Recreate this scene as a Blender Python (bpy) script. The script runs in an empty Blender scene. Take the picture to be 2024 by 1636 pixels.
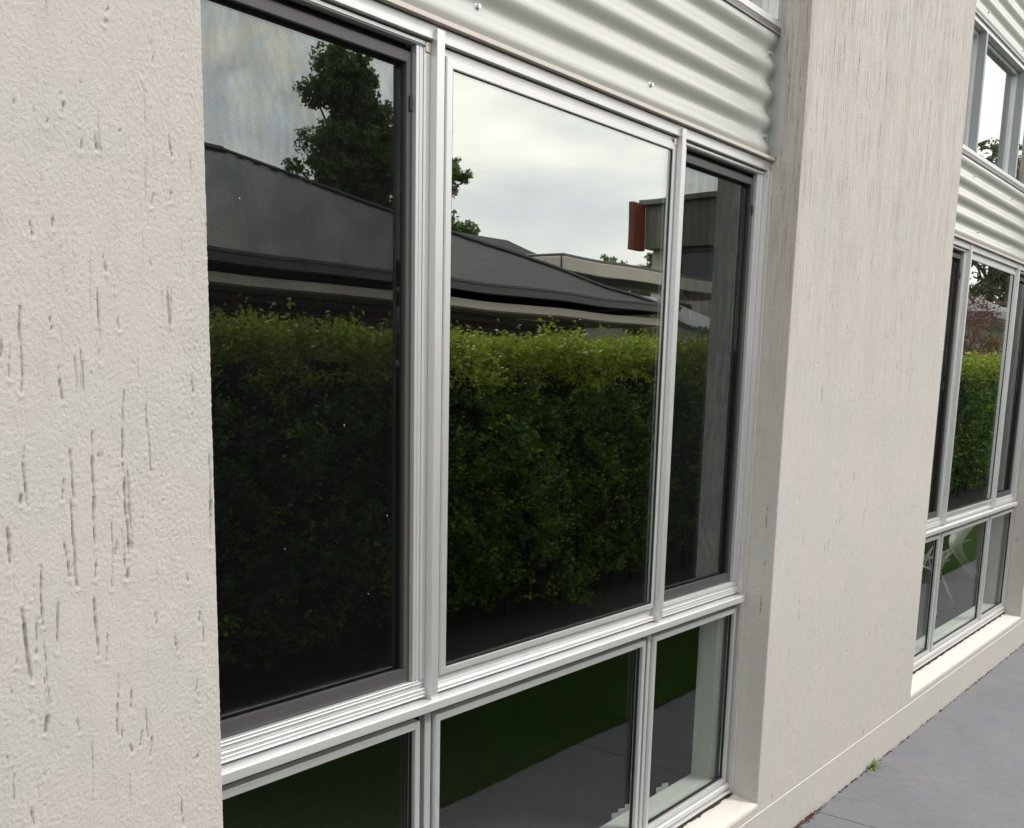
import bpy, bmesh, math, random
import numpy as np
from mathutils import Vector, Matrix

sc = bpy.context.scene
random.seed(7)
rng = np.random.default_rng(11)
COL = sc.collection

# ------------------------------------------------------------------ camera
cam_d = bpy.data.cameras.new('camera')
cam = bpy.data.objects.new('camera', cam_d)
COL.objects.link(cam)
sc.camera = cam
Rm = Matrix(((0.61789366, 0.1256614, -0.77615503),
             (-0.78593313, 0.12724568, -0.60507657),
             (0.0227276, 0.98387893, 0.17738576)))
M4 = Rm.to_4x4()
M4.translation = Vector((0.0, -1.28, 1.5168))
cam.matrix_world = M4
cam_d.sensor_fit = 'HORIZONTAL'
cam_d.sensor_width = 36.0
cam_d.lens = 2053.62 / 2024.0 * 36.0
cam_d.shift_x = 0.0034
cam_d.shift_y = 0.1440
cam_d.clip_start = 0.02
cam_d.clip_end = 2000

# ------------------------------------------------------------------ world, sun, exposure
w = bpy.data.worlds.new("World")
sc.world = w
w.use_nodes = True
nt = w.node_tree
nt.nodes.clear()
N = nt.nodes.new
L = nt.links.new
wo = N('ShaderNodeOutputWorld')
bg = N('ShaderNodeBackground')
sky = N('ShaderNodeTexSky')
sky.sky_type = 'NISHITA'
sky.sun_disc = False
sky.sun_elevation = math.radians(52)
sky.sun_rotation = math.radians(150)
sky.air_density = 1.0
sky.dust_density = 2.0
tc = N('ShaderNodeTexCoord')
mp = N('ShaderNodeMapping')
mp.inputs['Scale'].default_value = (1.0, 1.0, 2.2)
L(tc.outputs['Generated'], mp.inputs['Vector'])
cn = N('ShaderNodeTexNoise')
cn.inputs['Scale'].default_value = 4.2
cn.inputs['Detail'].default_value = 7
cn.inputs['Roughness'].default_value = 0.55
cn.inputs['Distortion'].default_value = 0.35
L(mp.outputs[0], cn.inputs['Vector'])
cr = N('ShaderNodeValToRGB')
cr.color_ramp.elements[0].position = 0.33
cr.color_ramp.elements[0].color = (8.5, 8.55, 8.7, 1)
cr.color_ramp.elements[1].position = 0.68
cr.color_ramp.elements[1].color = (14.6, 13.8, 12.2, 1)
e = cr.color_ramp.elements.new(0.5)
e.color = (10.9, 10.6, 10.0, 1)
L(cn.outputs['Fac'], cr.inputs['Fac'])
mixw = N('ShaderNodeMix')
mixw.data_type = 'RGBA'
mixw.inputs['Factor'].default_value = 0.9
L(sky.outputs['Color'], mixw.inputs[6])
L(cr.outputs['Color'], mixw.inputs[7])
L(mixw.outputs[2], bg.inputs['Color'])
bg.inputs['Strength'].default_value = 0.088
L(bg.outputs[0], wo.inputs['Surface'])

sun_d = bpy.data.lights.new('sun', 'SUN')
sun_d.energy = 1.35
sun_d.angle = math.radians(11)
sun_d.color = (1.0, 0.955, 0.9)
sun = bpy.data.objects.new('sun', sun_d)
COL.objects.link(sun)
sdir = Vector((0.42, -0.66, 0.78)).normalized()      # towards the sun
sun.rotation_euler = sdir.to_track_quat('Z', 'Y').to_euler()
sun.location = (4, -8, 12)
sky.sun_elevation = math.asin(sdir.z)
sky.sun_rotation = math.atan2(sdir.x, sdir.y)

sc.view_settings.view_transform = 'Standard'
sc.view_settings.look = 'None'
sc.view_settings.gamma = 1
sc.view_settings.use_curve_mapping = False
sc.view_settings.exposure = 0.93
sc.render.engine = 'CYCLES'
sc.cycles.max_bounces = 10
sc.cycles.transparent_max_bounces = 16

# ------------------------------------------------------------------ helpers
def world_of(o):
    m = Matrix.LocRotScale(o.location, o.rotation_euler, o.scale)
    if o.parent: m = world_of(o.parent) @ o.matrix_parent_inverse @ m
    return m

def empty(name, loc=(0, 0, 0), parent=None):
    o = bpy.data.objects.new(name, None)
    COL.objects.link(o)
    o.location = loc
    o.empty_display_size = 0.1
    if parent: o.parent = parent
    return o

def tag(o, label=None, cat=None, group=None, kind=None):
    if label: o['label'] = label
    if cat: o['category'] = cat
    if group: o['group'] = group
    if kind: o['kind'] = kind
    return o

def mesh_obj(name, bm, mat, parent=None, smooth=False):
    me = bpy.data.meshes.new(name)
    bm.normal_update()
    bm.to_mesh(me)
    bm.free()
    return link(name, me, mat, parent, smooth)

def link(name, me, mat, parent=None, smooth=False):
    if mat is not None:
        for m in (mat if isinstance(mat, (list, tuple)) else [mat]):
            me.materials.append(m)
    if smooth:
        me.polygons.foreach_set('use_smooth', [True] * len(me.polygons))
    o = bpy.data.objects.new(name, me)
    COL.objects.link(o)
    if parent:
        o.parent = parent
        o.matrix_parent_inverse = world_of(parent).inverted()
    return o

def bx(bm, x0, x1, y0, y1, z0, z1, bev=0.0008, seg=1, mi=0):
    x0, x1 = min(x0, x1), max(x0, x1)
    y0, y1 = min(y0, y1), max(y0, y1)
    z0, z1 = min(z0, z1), max(z0, z1)
    m = Matrix.Translation(((x0 + x1) / 2, (y0 + y1) / 2, (z0 + z1) / 2)) @ Matrix.Diagonal((x1 - x0, y1 - y0, z1 - z0, 1))
    r = bmesh.ops.create_cube(bm, size=1.0, matrix=m)
    vs = r['verts']
    fs = set(f for v in vs for f in v.link_faces)
    for f in fs: f.material_index = mi
    if bev > 0:
        b = min(bev, 0.3 * min(x1 - x0, y1 - y0, z1 - z0))
        es = list(set(e for v in vs for e in v.link_edges))
        bmesh.ops.bevel(bm, geom=es, offset=b, segments=seg, affect='EDGES', profile=0.5, clamp_overlap=True)

def box(name, dims, mat, parent=None, bev=0.0008, seg=1):
    bm = bmesh.new()
    bx(bm, *dims, bev=bev, seg=seg)
    return mesh_obj(name, bm, mat, parent)

def boxes(name, lst, mat, parent=None, bev=0.0008):
    bm = bmesh.new()
    for d in lst: bx(bm, *d, bev=bev)
    return mesh_obj(name, bm, mat, parent)

def tube(bm, pts, rads, n=8, cap=True):
    pts = [Vector(p) for p in pts]
    if not isinstance(rads, (list, tuple)): rads = [rads] * len(pts)
    rings = []
    up = Vector((0.13, 0.21, 0.97)).normalized()
    for i, p in enumerate(pts):
        d = (pts[min(i + 1, len(pts) - 1)] - pts[max(i - 1, 0)]).normalized()
        a = d.cross(up)
        if a.length < 1e-3: a = d.cross(Vector((1, 0, 0)))
        a.normalize()
        b = d.cross(a)
        rings.append([bm.verts.new(p + (a * math.cos(t) + b * math.sin(t)) * rads[i])
                      for t in [2 * math.pi * k / n for k in range(n)]])
    for r0, r1 in zip(rings, rings[1:]):
        for k in range(n):
            bm.faces.new((r0[k], r0[(k + 1) % n], r1[(k + 1) % n], r1[k]))
    if cap:
        bm.faces.new(rings[0][::-1])
        bm.faces.new(rings[-1])

def np_mesh(name, verts, quads=None, tris=None, mat=None, parent=None, smooth=False, attrs=None):
    me = bpy.data.meshes.new(name)
    verts = np.asarray(verts, np.float32)
    me.vertices.add(len(verts))
    me.vertices.foreach_set('co', verts.ravel())
    loops = []
    starts = []
    tot = 0
    if quads is not None and len(quads):
        q = np.asarray(quads, np.int32)
        loops.append(q.ravel())
        starts.append(np.arange(len(q), dtype=np.int32) * 4)
        tot = len(q) * 4
    if tris is not None and len(tris):
        t = np.asarray(tris, np.int32)
        loops.append(t.ravel())
        starts.append(tot + np.arange(len(t), dtype=np.int32) * 3)
    loops = np.concatenate(loops)
    starts = np.concatenate(starts)
    me.loops.add(len(loops))
    me.loops.foreach_set('vertex_index', loops)
    me.polygons.add(len(starts))
    me.polygons.foreach_set('loop_start', starts)
    me.update(calc_edges=True)
    if attrs:
        for k, v in attrs.items():
            a = me.attributes.new(k, 'FLOAT', 'POINT')
            a.data.foreach_set('value', np.asarray(v, np.float32))
    if smooth:
        me.polygons.foreach_set('use_smooth', np.ones(len(starts), bool))
    return link(name, me, mat, parent)

def copy_part(o, parent, dx=0, dy=0, dz=0, label=None):
    c = o.copy()
    COL.objects.link(c)
    c.parent = parent
    c.location = Vector(o.location) + Vector((dx, dy, dz))
    if label: c['label'] = label
    return c

# ------------------------------------------------------------------ materials
class Mat:
    def __init__(s, name, base=(.5, .5, .5), rough=.6, metal=0.0, spec=0.5):
        s.m = bpy.data.materials.new(name)
        s.m.use_nodes = True
        s.t = s.m.node_tree
        s.b = s.t.nodes['Principled BSDF']
        s.b.inputs['Base Color'].default_value = (*base, 1)
        s.b.inputs['Roughness'].default_value = rough
        s.b.inputs['Metallic'].default_value = metal
        s.b.inputs['Specular IOR Level'].default_value = spec
    def n(s, k, **kw):
        x = s.t.nodes.new(k)
        for a, v in kw.items():
            if a in x.inputs: x.inputs[a].default_value = v
            else: setattr(x, a, v)
        return x
    def l(s, a, b): s.t.links.new(a, b)
    def pos(s, scale=(1, 1, 1)):
        g = s.n('ShaderNodeNewGeometry')
        m = s.n('ShaderNodeMapping')
        m.inputs['Scale'].default_value = scale
        s.l(g.outputs['Position'], m.inputs['Vector'])
        return m.outputs[0]
    def noise(s, scale, detail=4, rough=.5, sc3=(1, 1, 1), dist=0.0):
        x = s.n('ShaderNodeTexNoise')
        x.inputs['Scale'].default_value = scale
        x.inputs['Detail'].default_value = detail
        x.inputs['Roughness'].default_value = rough
        x.inputs['Distortion'].default_value = dist
        s.l(s.pos(sc3), x.inputs['Vector'])
        return x.outputs['Fac']
    def ramp(s, fac, stops):
        r = s.n('ShaderNodeValToRGB')
        el = r.color_ramp.elements
        while len(el) < len(stops): el.new(0.5)
        for q, (p, c) in zip(el, stops):
            q.position = p
            q.color = (*c, 1) if len(c) == 3 else c
        s.l(fac, r.inputs['Fac'])
        return r.outputs['Color']
    def mix(s, fac, a, b, mode='MIX'):
        x = s.n('ShaderNodeMix')
        x.data_type = 'RGBA'
        x.blend_type = mode
        for sock, v in ((x.inputs['Factor'], fac), (x.inputs[6], a), (x.inputs[7], b)):
            if isinstance(v, (int, float)): sock.default_value = v
            elif isinstance(v, tuple): sock.default_value = (*v, 1)
            else: s.l(v, sock)
        return x.outputs[2]
    def math(s, op, a, b=None):
        x = s.n('ShaderNodeMath')
        x.operation = op
        for i, v in enumerate((a, b)):
            if v is None: continue
            if isinstance(v, (int, float)): x.inputs[i].default_value = v
            else: s.l(v, x.inputs[i])
        return x.outputs[0]
    def color(s, c): s.l(c, s.b.inputs['Base Color'])
    def bump(s, h, strength=.3, dist=.001):
        x = s.n('ShaderNodeBump')
        x.inputs['Strength'].default_value = strength
        x.inputs['Distance'].default_value = dist
        s.l(h, x.inputs['Height'])
        s.l(x.outputs[0], s.b.inputs['Normal'])

def mottled(name, c0, c1, scale, rough=.6, bump=.2, bscale=None, bdist=.001, sc3=(1, 1, 1), metal=0, spec=.5):
    m = Mat(name, rough=rough, metal=metal, spec=spec)
    m.color(m.ramp(m.noise(scale, 5, .6, sc3), [(.3, c0), (.7, c1)]))
    if bump: m.bump(m.noise(bscale or scale * 4, 4, .6, sc3), bump, bdist)
    return m.m

def render_mat():
    m = Mat('textured_render', rough=.93, spec=.2)
    big = m.noise(3.2, 4, .5)
    c = m.ramp(big, [(.36, (.52, .52, .505)), (.52, (.542, .525, .508)), (.66, (.562, .53, .512))])
    med = m.noise(26, 5, .6)
    c = m.mix(.35, c, m.ramp(med, [(.3, (.47, .445, .415)), (.7, (.58, .55, .52))]))
    # weather streaks: fine vertical, stronger up high
    g = m.n('ShaderNodeNewGeometry')
    sp = m.n('ShaderNodeSeparateXYZ')
    m.l(g.outputs['Position'], sp.inputs[0])
    hi = m.n('ShaderNodeMapRange')
    hi.inputs['From Min'].default_value = 1.1
    hi.inputs['From Max'].default_value = 2.6
    m.l(sp.outputs['Z'], hi.inputs['Value'])
    hx = m.n('ShaderNodeMapRange')
    hx.inputs['From Min'].default_value = 1.5
    hx.inputs['From Max'].default_value = 3.0
    hx.inputs['To Min'].default_value = .12
    m.l(sp.outputs['X'], hx.inputs['Value'])
    st = m.noise(1.0, 6, .7, (120, 120, 5.5))
    stf = m.n('ShaderNodeMapRange')
    stf.inputs['From Min'].default_value = .50
    stf.inputs['From Max'].default_value = .66
    m.l(st, stf.inputs['Value'])
    f = m.math('MULTIPLY', stf.outputs[0], m.math('MULTIPLY', hi.outputs[0], hx.outputs[0]))
    c = m.mix(m.math('MULTIPLY', f, .9), c, (.24, .20, .17))
    wide = m.noise(1.0, 4, .6, (9, 9, .5))
    wf = m.n('ShaderNodeMapRange')
    wf.inputs['From Min'].default_value = .48
    wf.inputs['From Max'].default_value = .7
    m.l(wide, wf.inputs['Value'])
    f2 = m.math('MULTIPLY', wf.outputs[0], m.math('MULTIPLY', hi.outputs[0], hx.outputs[0]))
    c = m.mix(m.math('MULTIPLY', f2, .55), c, (.36, .305, .275))
    at = m.n('ShaderNodeAttribute', attribute_name='dirt')  # shade of gouges, pits and joint, held as a colour darkening
    c = m.mix(m.math('MULTIPLY', at.outputs['Fac'], .8), c, (.17, .15, .14))
    al = m.n('ShaderNodeAttribute', attribute_name='lit_joint')
    c = m.mix(al.outputs['Fac'], c, (.82, .81, .78))  # filled joint catching light, its brightness painted as white base colour
    m.color(c)
    m.bump(m.noise(270, 4, .75, (1, 1, .75)), .8, .0024)
    return m.m

M = {}
M['render'] = render_mat()
M['sill'] = mottled('smooth_painted_sill', (.62, .59, .55), (.68, .65, .61), 5, .8, .15, 60, .0006)
def alu(name, c, rough=.42, metal=.35):
    m = Mat(name, rough=rough, metal=metal, spec=.5)
    m.color(m.ramp(m.noise(14, 4, .6, (1, 1, .25)), [(.3, tuple(v * .94 for v in c)), (.7, c)]))
    r = m.n('ShaderNodeMapRange')
    r.inputs['To Min'].default_value = rough - .06
    r.inputs['To Max'].default_value = rough + .1
    m.l(m.noise(40, 4, .6), r.inputs['Value'])
    m.l(r.outputs[0], m.b.inputs['Roughness'])
    m.bump(m.noise(900, 2, .5, (1, 1, .03)), .04, .0002)
    return m.m
M['alu'] = alu('satin_aluminium', (.72, .73, .745), .40, .6)
M['alu2'] = alu('satin_aluminium_rail', (.74, .75, .76), .38, .5)
M['screenframe'] = alu('dull_screen_frame', (.072, .072, .074), .5, .1)
M['gasket'] = Mat('black_rubber', (.012, .012, .013), .6).m
M['cap'] = mottled('aged_plastic_cap', (.55, .52, .42), (.66, .62, .52), 60, .5, .1)
M['flash'] = alu('folded_flashing', (.60, .545, .51), .5, .1)
M['darkflash'] = alu('upper_sill_flashing', (.16, .145, .145), .3, .3)  # dark base colour holds the shadow lying on the upper sill strip
M['alugrey'] = alu('upper_mullion_shade', (.34, .365, .39), .45, .2)  # darkened aluminium: shade of the mullion sides put into the colour
def corr_mat():
    m = Mat('painted_corrugated_steel', rough=.22, spec=.75)
    c = m.ramp(m.noise(2.4, 4, .5), [(.3, (.42, .442, .432)), (.7, (.455, .477, .466))])
    dirt = m.noise(1, 5, .65, (2.5, 60, 60))
    c = m.mix(m.math('MULTIPLY', dirt, .2), c, (.42, .42, .38))
    m.color(c)
    m.bump(m.noise(6, 3, .5, (1, 4, 4)), .08, .002)
    return m.m
M['corr'] = corr_mat()
M['screw'] = Mat('zinc_screw', (.62, .64, .66), .3, .8).m
def glass_mat(name, f0=.24, tint=(.80, .84, .82), wav=.35, ex=4.2):
    m = bpy.data.materials.new(name)
    m.use_nodes = True
    t = m.node_tree
    t.nodes.clear()
    n = t.nodes.new
    l = t.links.new
    out = n('ShaderNodeOutputMaterial')
    mix = n('ShaderNodeMixShader')
    tr = n('ShaderNodeBsdfTransparent')
    tr.inputs[0].default_value = (*tint, 1)
    gl = n('ShaderNodeBsdfGlossy')
    gl.inputs['Roughness'].default_value = 0.0
    gl.inputs['Color'].default_value = (.97, 1.0, .985, 1)
    g = n('ShaderNodeNewGeometry')
    nz = n('ShaderNodeTexNoise')
    nz.inputs['Scale'].default_value = 2.2
    nz.inputs['Detail'].default_value = 1.0
    l(g.outputs['Position'], nz.inputs['Vector'])
    bp = n('ShaderNodeBump')
    bp.inputs['Strength'].default_value = wav
    bp.inputs['Distance'].default_value = .0022
    l(nz.outputs['Fac'], bp.inputs['Height'])
    l(bp.outputs[0], gl.inputs['Normal'])
    dot = n('ShaderNodeVectorMath')
    dot.operation = 'DOT_PRODUCT'
    l(g.outputs['Incoming'], dot.inputs[0])
    l(g.outputs['Normal'], dot.inputs[1])
    def mth(op, a, b=None):
        x = n('ShaderNodeMath')
        x.operation = op
        for i, v in enumerate((a, b)):
            if v is None: continue
            if isinstance(v, (int, float)): x.inputs[i].default_value = v
            else: l(v, x.inputs[i])
        return x.outputs[0]
    c = mth('ABSOLUTE', dot.outputs['Value'])
    p = mth('POWER', mth('SUBTRACT', 1.0, c), ex)
    f = mth('ADD', mth('MULTIPLY', p, 1 - f0), f0)
    l(f, mix.inputs[0])
    l(tr.outputs[0], mix.inputs[1])
    l(gl.outputs[0], mix.inputs[2])
    l(mix.outputs[0], out.inputs['Surface'])
    return m
M['glass'] = glass_mat('reflective_window_glass', .37, (.70, .74, .72))  # brightness of the mirrored sky put into a raised pane reflectance
M['clear'] = glass_mat('clear_window_glass', .058, (.95, .97, .96), .25, 8.5)
def screen_mat():
    m = bpy.data.materials.new('fly_mesh')
    m.use_nodes = True
    t = m.node_tree
    b = t.nodes['Principled BSDF']
    b.inputs['Base Color'].default_value = (.006, .0065, .0075, 1)
    b.inputs['Roughness'].default_value = .9
    b.inputs['Specular IOR Level'].default_value = 0.05
    tr = t.nodes.new('ShaderNodeBsdfTransparent')
    mx = t.nodes.new('ShaderNodeMixShader')
    out = t.nodes['Material Output']
    g = t.nodes.new('ShaderNodeNewGeometry')
    wv = t.nodes.new('ShaderNodeTexNoise')
    wv.inputs['Scale'].default_value = 9
    wv.inputs['Detail'].default_value = 3
    wv.inputs['Distortion'].default_value = 2.2
    mpp = t.nodes.new('ShaderNodeMapping')
    mpp.inputs['Scale'].default_value = (1.6, 1, .7)
    t.links.new(g.outputs['Position'], mpp.inputs[0])
    t.links.new(mpp.outputs[0], wv.inputs['Vector'])
    # very fine weave
    sp = t.nodes.new('ShaderNodeTexWave')
    sp.bands_direction = 'Z'
    sp.inputs['Scale'].default_value = 95
    t.links.new(g.outputs['Position'], sp.inputs['Vector'])
    r = t.nodes.new('ShaderNodeMapRange')
    r.inputs['From Min'].default_value = .3
    r.inputs['From Max'].default_value = .7
    r.inputs['To Min'].default_value = .20
    r.inputs['To Max'].default_value = .38
    t.links.new(wv.outputs['Fac'], r.inputs['Value'])
    ad = t.nodes.new('ShaderNodeMath')
    ad.operation = 'MULTIPLY_ADD'
    ad.inputs[1].default_value = .08
    t.links.new(sp.outputs['Fac'], ad.inputs[0])
    t.links.new(r.outputs[0], ad.inputs[2])
    t.links.new(ad.outputs[0], mx.inputs[0])
    # interference tints of the fine weave
    tn = t.nodes.new('ShaderNodeTexNoise')
    tn.inputs['Scale'].default_value = 7
    tn.inputs['Detail'].default_value = 2
    tn.inputs['Distortion'].default_value = 3.5
    t.links.new(mpp.outputs[0], tn.inputs['Vector'])
    tr_r = t.nodes.new('ShaderNodeValToRGB')
    el = tr_r.color_ramp.elements
    for p_, c_ in ((.34, (.86, .93, 1, 1)), (.44, (1, .97, .93, 1)), (.54, (.88, .95, 1, 1)), (.64, (1, .96, .91, 1))):
        q_ = el.new(p_)
        q_.color = c_
    el[0].color = (1, .96, .9, 1)
    el[-1].color = (.84, .92, 1, 1)
    t.links.new(tn.outputs['Fac'], tr_r.inputs['Fac'])
    t.links.new(tr_r.outputs[0], tr.inputs[0])
    t.links.new(tr.outputs[0], mx.inputs[1])
    t.links.new(b.outputs[0], mx.inputs[2])
    t.links.new(mx.outputs[0], out.inputs['Surface'])
    return m
M['mesh'] = screen_mat()
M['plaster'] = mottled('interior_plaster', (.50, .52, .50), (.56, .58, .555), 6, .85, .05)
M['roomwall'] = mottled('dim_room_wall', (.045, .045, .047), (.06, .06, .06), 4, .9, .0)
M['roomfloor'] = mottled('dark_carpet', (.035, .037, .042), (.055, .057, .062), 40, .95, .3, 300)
def path_mat():
    m = Mat('grey_painted_concrete', rough=.62, spec=.4)
    c = m.ramp(m.noise(2.6, 6, .6, dist=1.4), [(.3, (.14, .156, .184)), (.55, (.175, .18, .20)), (.75, (.205, .20, .218))])
    c = m.mix(.25, c, m.ramp(m.noise(30, 5, .7), [(.3, (.115, .125, .14)), (.7, (.25, .255, .268))]))
    m.color(c)
    sp = m.n('ShaderNodeMapRange')
    sp.inputs['From Min'].default_value = .66
    sp.inputs['From Max'].default_value = .74
    m.l(m.noise(170, 2, .5), sp.inputs['Value'])
    c = m.mix(m.math('MULTIPLY', sp.outputs[0], .35), c, (.40, .40, .41))
    st = m.n('ShaderNodeMapRange')
    st.inputs['From Min'].default_value = .56
    st.inputs['From Max'].default_value = .72
    m.l(m.noise(5.5, 6, .7, dist=.8), st.inputs['Value'])
    c = m.mix(m.math('MULTIPLY', st.outputs[0], .30), c, (.10, .105, .12))
    m.color(c)
    m.bump(m.noise(38, 6, .65, dist=2.2), .5, .004)
    return m.m
M['path'] = path_mat()
M['soil'] = mottled('damp_soil', (.030, .026, .020), (.075, .062, .045), 60, .95, .8, 200, .004)
M['lawnbase'] = mottled('lawn_ground', (.022, .035, .012), (.045, .065, .022), 14, .95, .6, 160, .006)
def leaf_mat(name, stops, scale=20, trans=.35):
    m = Mat(name, rough=.5, spec=.35)
    c = m.ramp(m.noise(scale, 3, .6), stops)
    m.color(c)
    tl = m.n('ShaderNodeBsdfTranslucent')
    m.l(c, tl.inputs[0])
    mx = m.n('ShaderNodeMixShader')
    mx.inputs[0].default_value = trans
    out = m.t.nodes['Material Output']
    m.l(m.b.outputs[0], mx.inputs[1])
    m.l(tl.outputs[0], mx.inputs[2])
    m.l(mx.outputs[0], out.inputs['Surface'])
    return m.m
M['hedge'] = leaf_mat('hedge_lit_leaf', [(.3, (.08, .13, .014)), (.5, (.20, .27, .024)), (.68, (.44, .48, .05))], 26)
M['shadeleaf'] = leaf_mat('hedge_shaded_leaf', [(.3, (.022, .055, .010)), (.5, (.055, .12, .016)), (.68, (.12, .20, .026))], 26, .3)  # darker leaf copy: shade on the hedge face put into the colour
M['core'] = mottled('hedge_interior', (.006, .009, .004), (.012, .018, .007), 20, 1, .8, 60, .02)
M['tree'] = leaf_mat('tree_leaf', [(.3, (.07, .12, .03)), (.7, (.18, .25, .06))], 6, .45)
M['gum'] = leaf_mat('gum_leaf', [(.3, (.05, .07, .03)), (.7, (.11, .13, .06))], 6, .25)
M['purple'] = leaf_mat('plum_leaf', [(.3, (.12, .055, .05)), (.7, (.27, .14, .125))], 6, .4)
M['olive'] = leaf_mat('olive_leaf', [(.3, (.07, .10, .02)), (.7, (.18, .2, .04))], 8, .3)
M['grass'] = leaf_mat('grass_blade', [(.3, (.10, .23, .03)), (.7, (.20, .36, .05))], 12, .4)
M['bark'] = mottled('bark', (.07, .055, .04), (.14, .115, .09), 20, .95, .7, 60, .01)
M['weed'] = leaf_mat('weed_leaf', [(.3, (.20, .30, .06)), (.7, (.36, .46, .12))], 60, .4)
M['deadleaf'] = mottled('dead_leaf_litter', (.10, .05, .025), (.22, .11, .06), 90, .9, .3)
M['grime'] = mottled('dark_grime', (.015, .014, .013), (.05, .045, .04), 120, .95, .5, 400)
M['roofsteel'] = mottled('charcoal_roof_steel', (.034, .037, .040), (.050, .053, .056), 3, .65, .05, spec=.15)
M['gutter'] = mottled('charcoal_gutter', (.035, .037, .04), (.05, .052, .056), 4, .35, .05)
M['soffit'] = mottled('cream_soffit', (.50, .46, .39), (.56, .52, .45), 3, .8, .05)
M['brick'] = mottled('dark_brick', (.055, .036, .032), (.11, .068, .058), 12, .9, .5, 120, .003)
M['mortar'] = mottled('mortar', (.17, .16, .15), (.22, .21, .2), 40, .95, .4, 200)
M['cream'] = mottled('cream_render', (.50, .48, .42), (.57, .54, .48), 3, .85, .1)
M['clad'] = mottled('grey_green_cladding', (.13, .137, .115), (.165, .172, .145), 3, .6, .05, sc3=(1, 1, .2))
M['red'] = mottled('rust_red_panel', (.12, .028, .016), (.17, .042, .024), 3, .6, .1)
M['darkglass'] = Mat('dark_far_glass', (.02, .03, .04), .08, 0, .8).m
M['shedroof'] = mottled('weathered_shed_roof', (.32, .33, .34), (.42, .43, .44), 8, .7, .1)
M['green'] = Mat('green_door_paint', (.02, .16, .05), .5).m
M['chairshell'] = mottled('white_moulded_plastic', (.84, .84, .82), (.90, .90, .88), 6, .4, .02)
M['chrome'] = Mat('polished_wire', (.85, .86, .87), .22, .55).m
M['wire'] = Mat('bright_wire', (.86, .87, .88), .3, .0, .8).m  # white base colour stands in for the window reflected in chrome
M['foot'] = Mat('black_plastic_foot', (.02, .02, .02), .5).m
M['paper'] = mottled('white_pleated_paper', (.34, .36, .34), (.42, .43, .41), 30, .85, .1)
M['blind'] = mottled('grey_blind_fabric', (.30, .31, .30), (.36, .37, .36), 40, .9, .1)

# ------------------------------------------------------------------ noise fields for the hand-trowelled render
NP = 2048
PX = 0.002                                   # 2 mm per sample, tile of 4.096 m
def field(seed, sx, sz, hp=0.0, slope=1.0):
    r = np.random.default_rng(seed)
    n = r.standard_normal((NP, NP)).astype(np.float32)
    F = np.fft.rfft2(n)
    kz = np.fft.fftfreq(NP, PX)[:, None]
    kx = np.fft.rfftfreq(NP, PX)[None, :]
    a = np.exp(-.5 * ((kx * sx) ** 2 + (kz * sz) ** 2) * (2 * math.pi) ** 2 / 4)
    if hp > 0:
        a = a * (1 - np.exp(-.5 * ((kx * hp) ** 2 + (kz * hp) ** 2) * (2 * math.pi) ** 2 / 4))
    g = np.fft.irfft2(F * a, s=(NP, NP))
    g /= g.std()
    return g.astype(np.float32)
F_stip = field(1, .0015, .0022, .0055)
F_coarse = field(2, .007, .012, .03)
F_stroke = field(3, .0013, .05)
F_mask = field(4, .10, .22)
F_warp = field(5, .05, .08)
F_pit = field(6, .0032, .0045)
def samp(f, x, z):
    u = (x / PX) % NP
    v = (z / PX) % NP
    i = np.floor(u).astype(np.int32)
    j = np.floor(v).astype(np.int32)
    fu = u - i
    fv = v - j
    i1 = (i + 1) % NP
    j1 = (j + 1) % NP
    i %= NP
    j %= NP
    return (f[j, i] * (1 - fu) + f[j, i1] * fu) * (1 - fv) + (f[j1, i] * (1 - fu) + f[j1, i1] * fu) * fv

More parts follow.
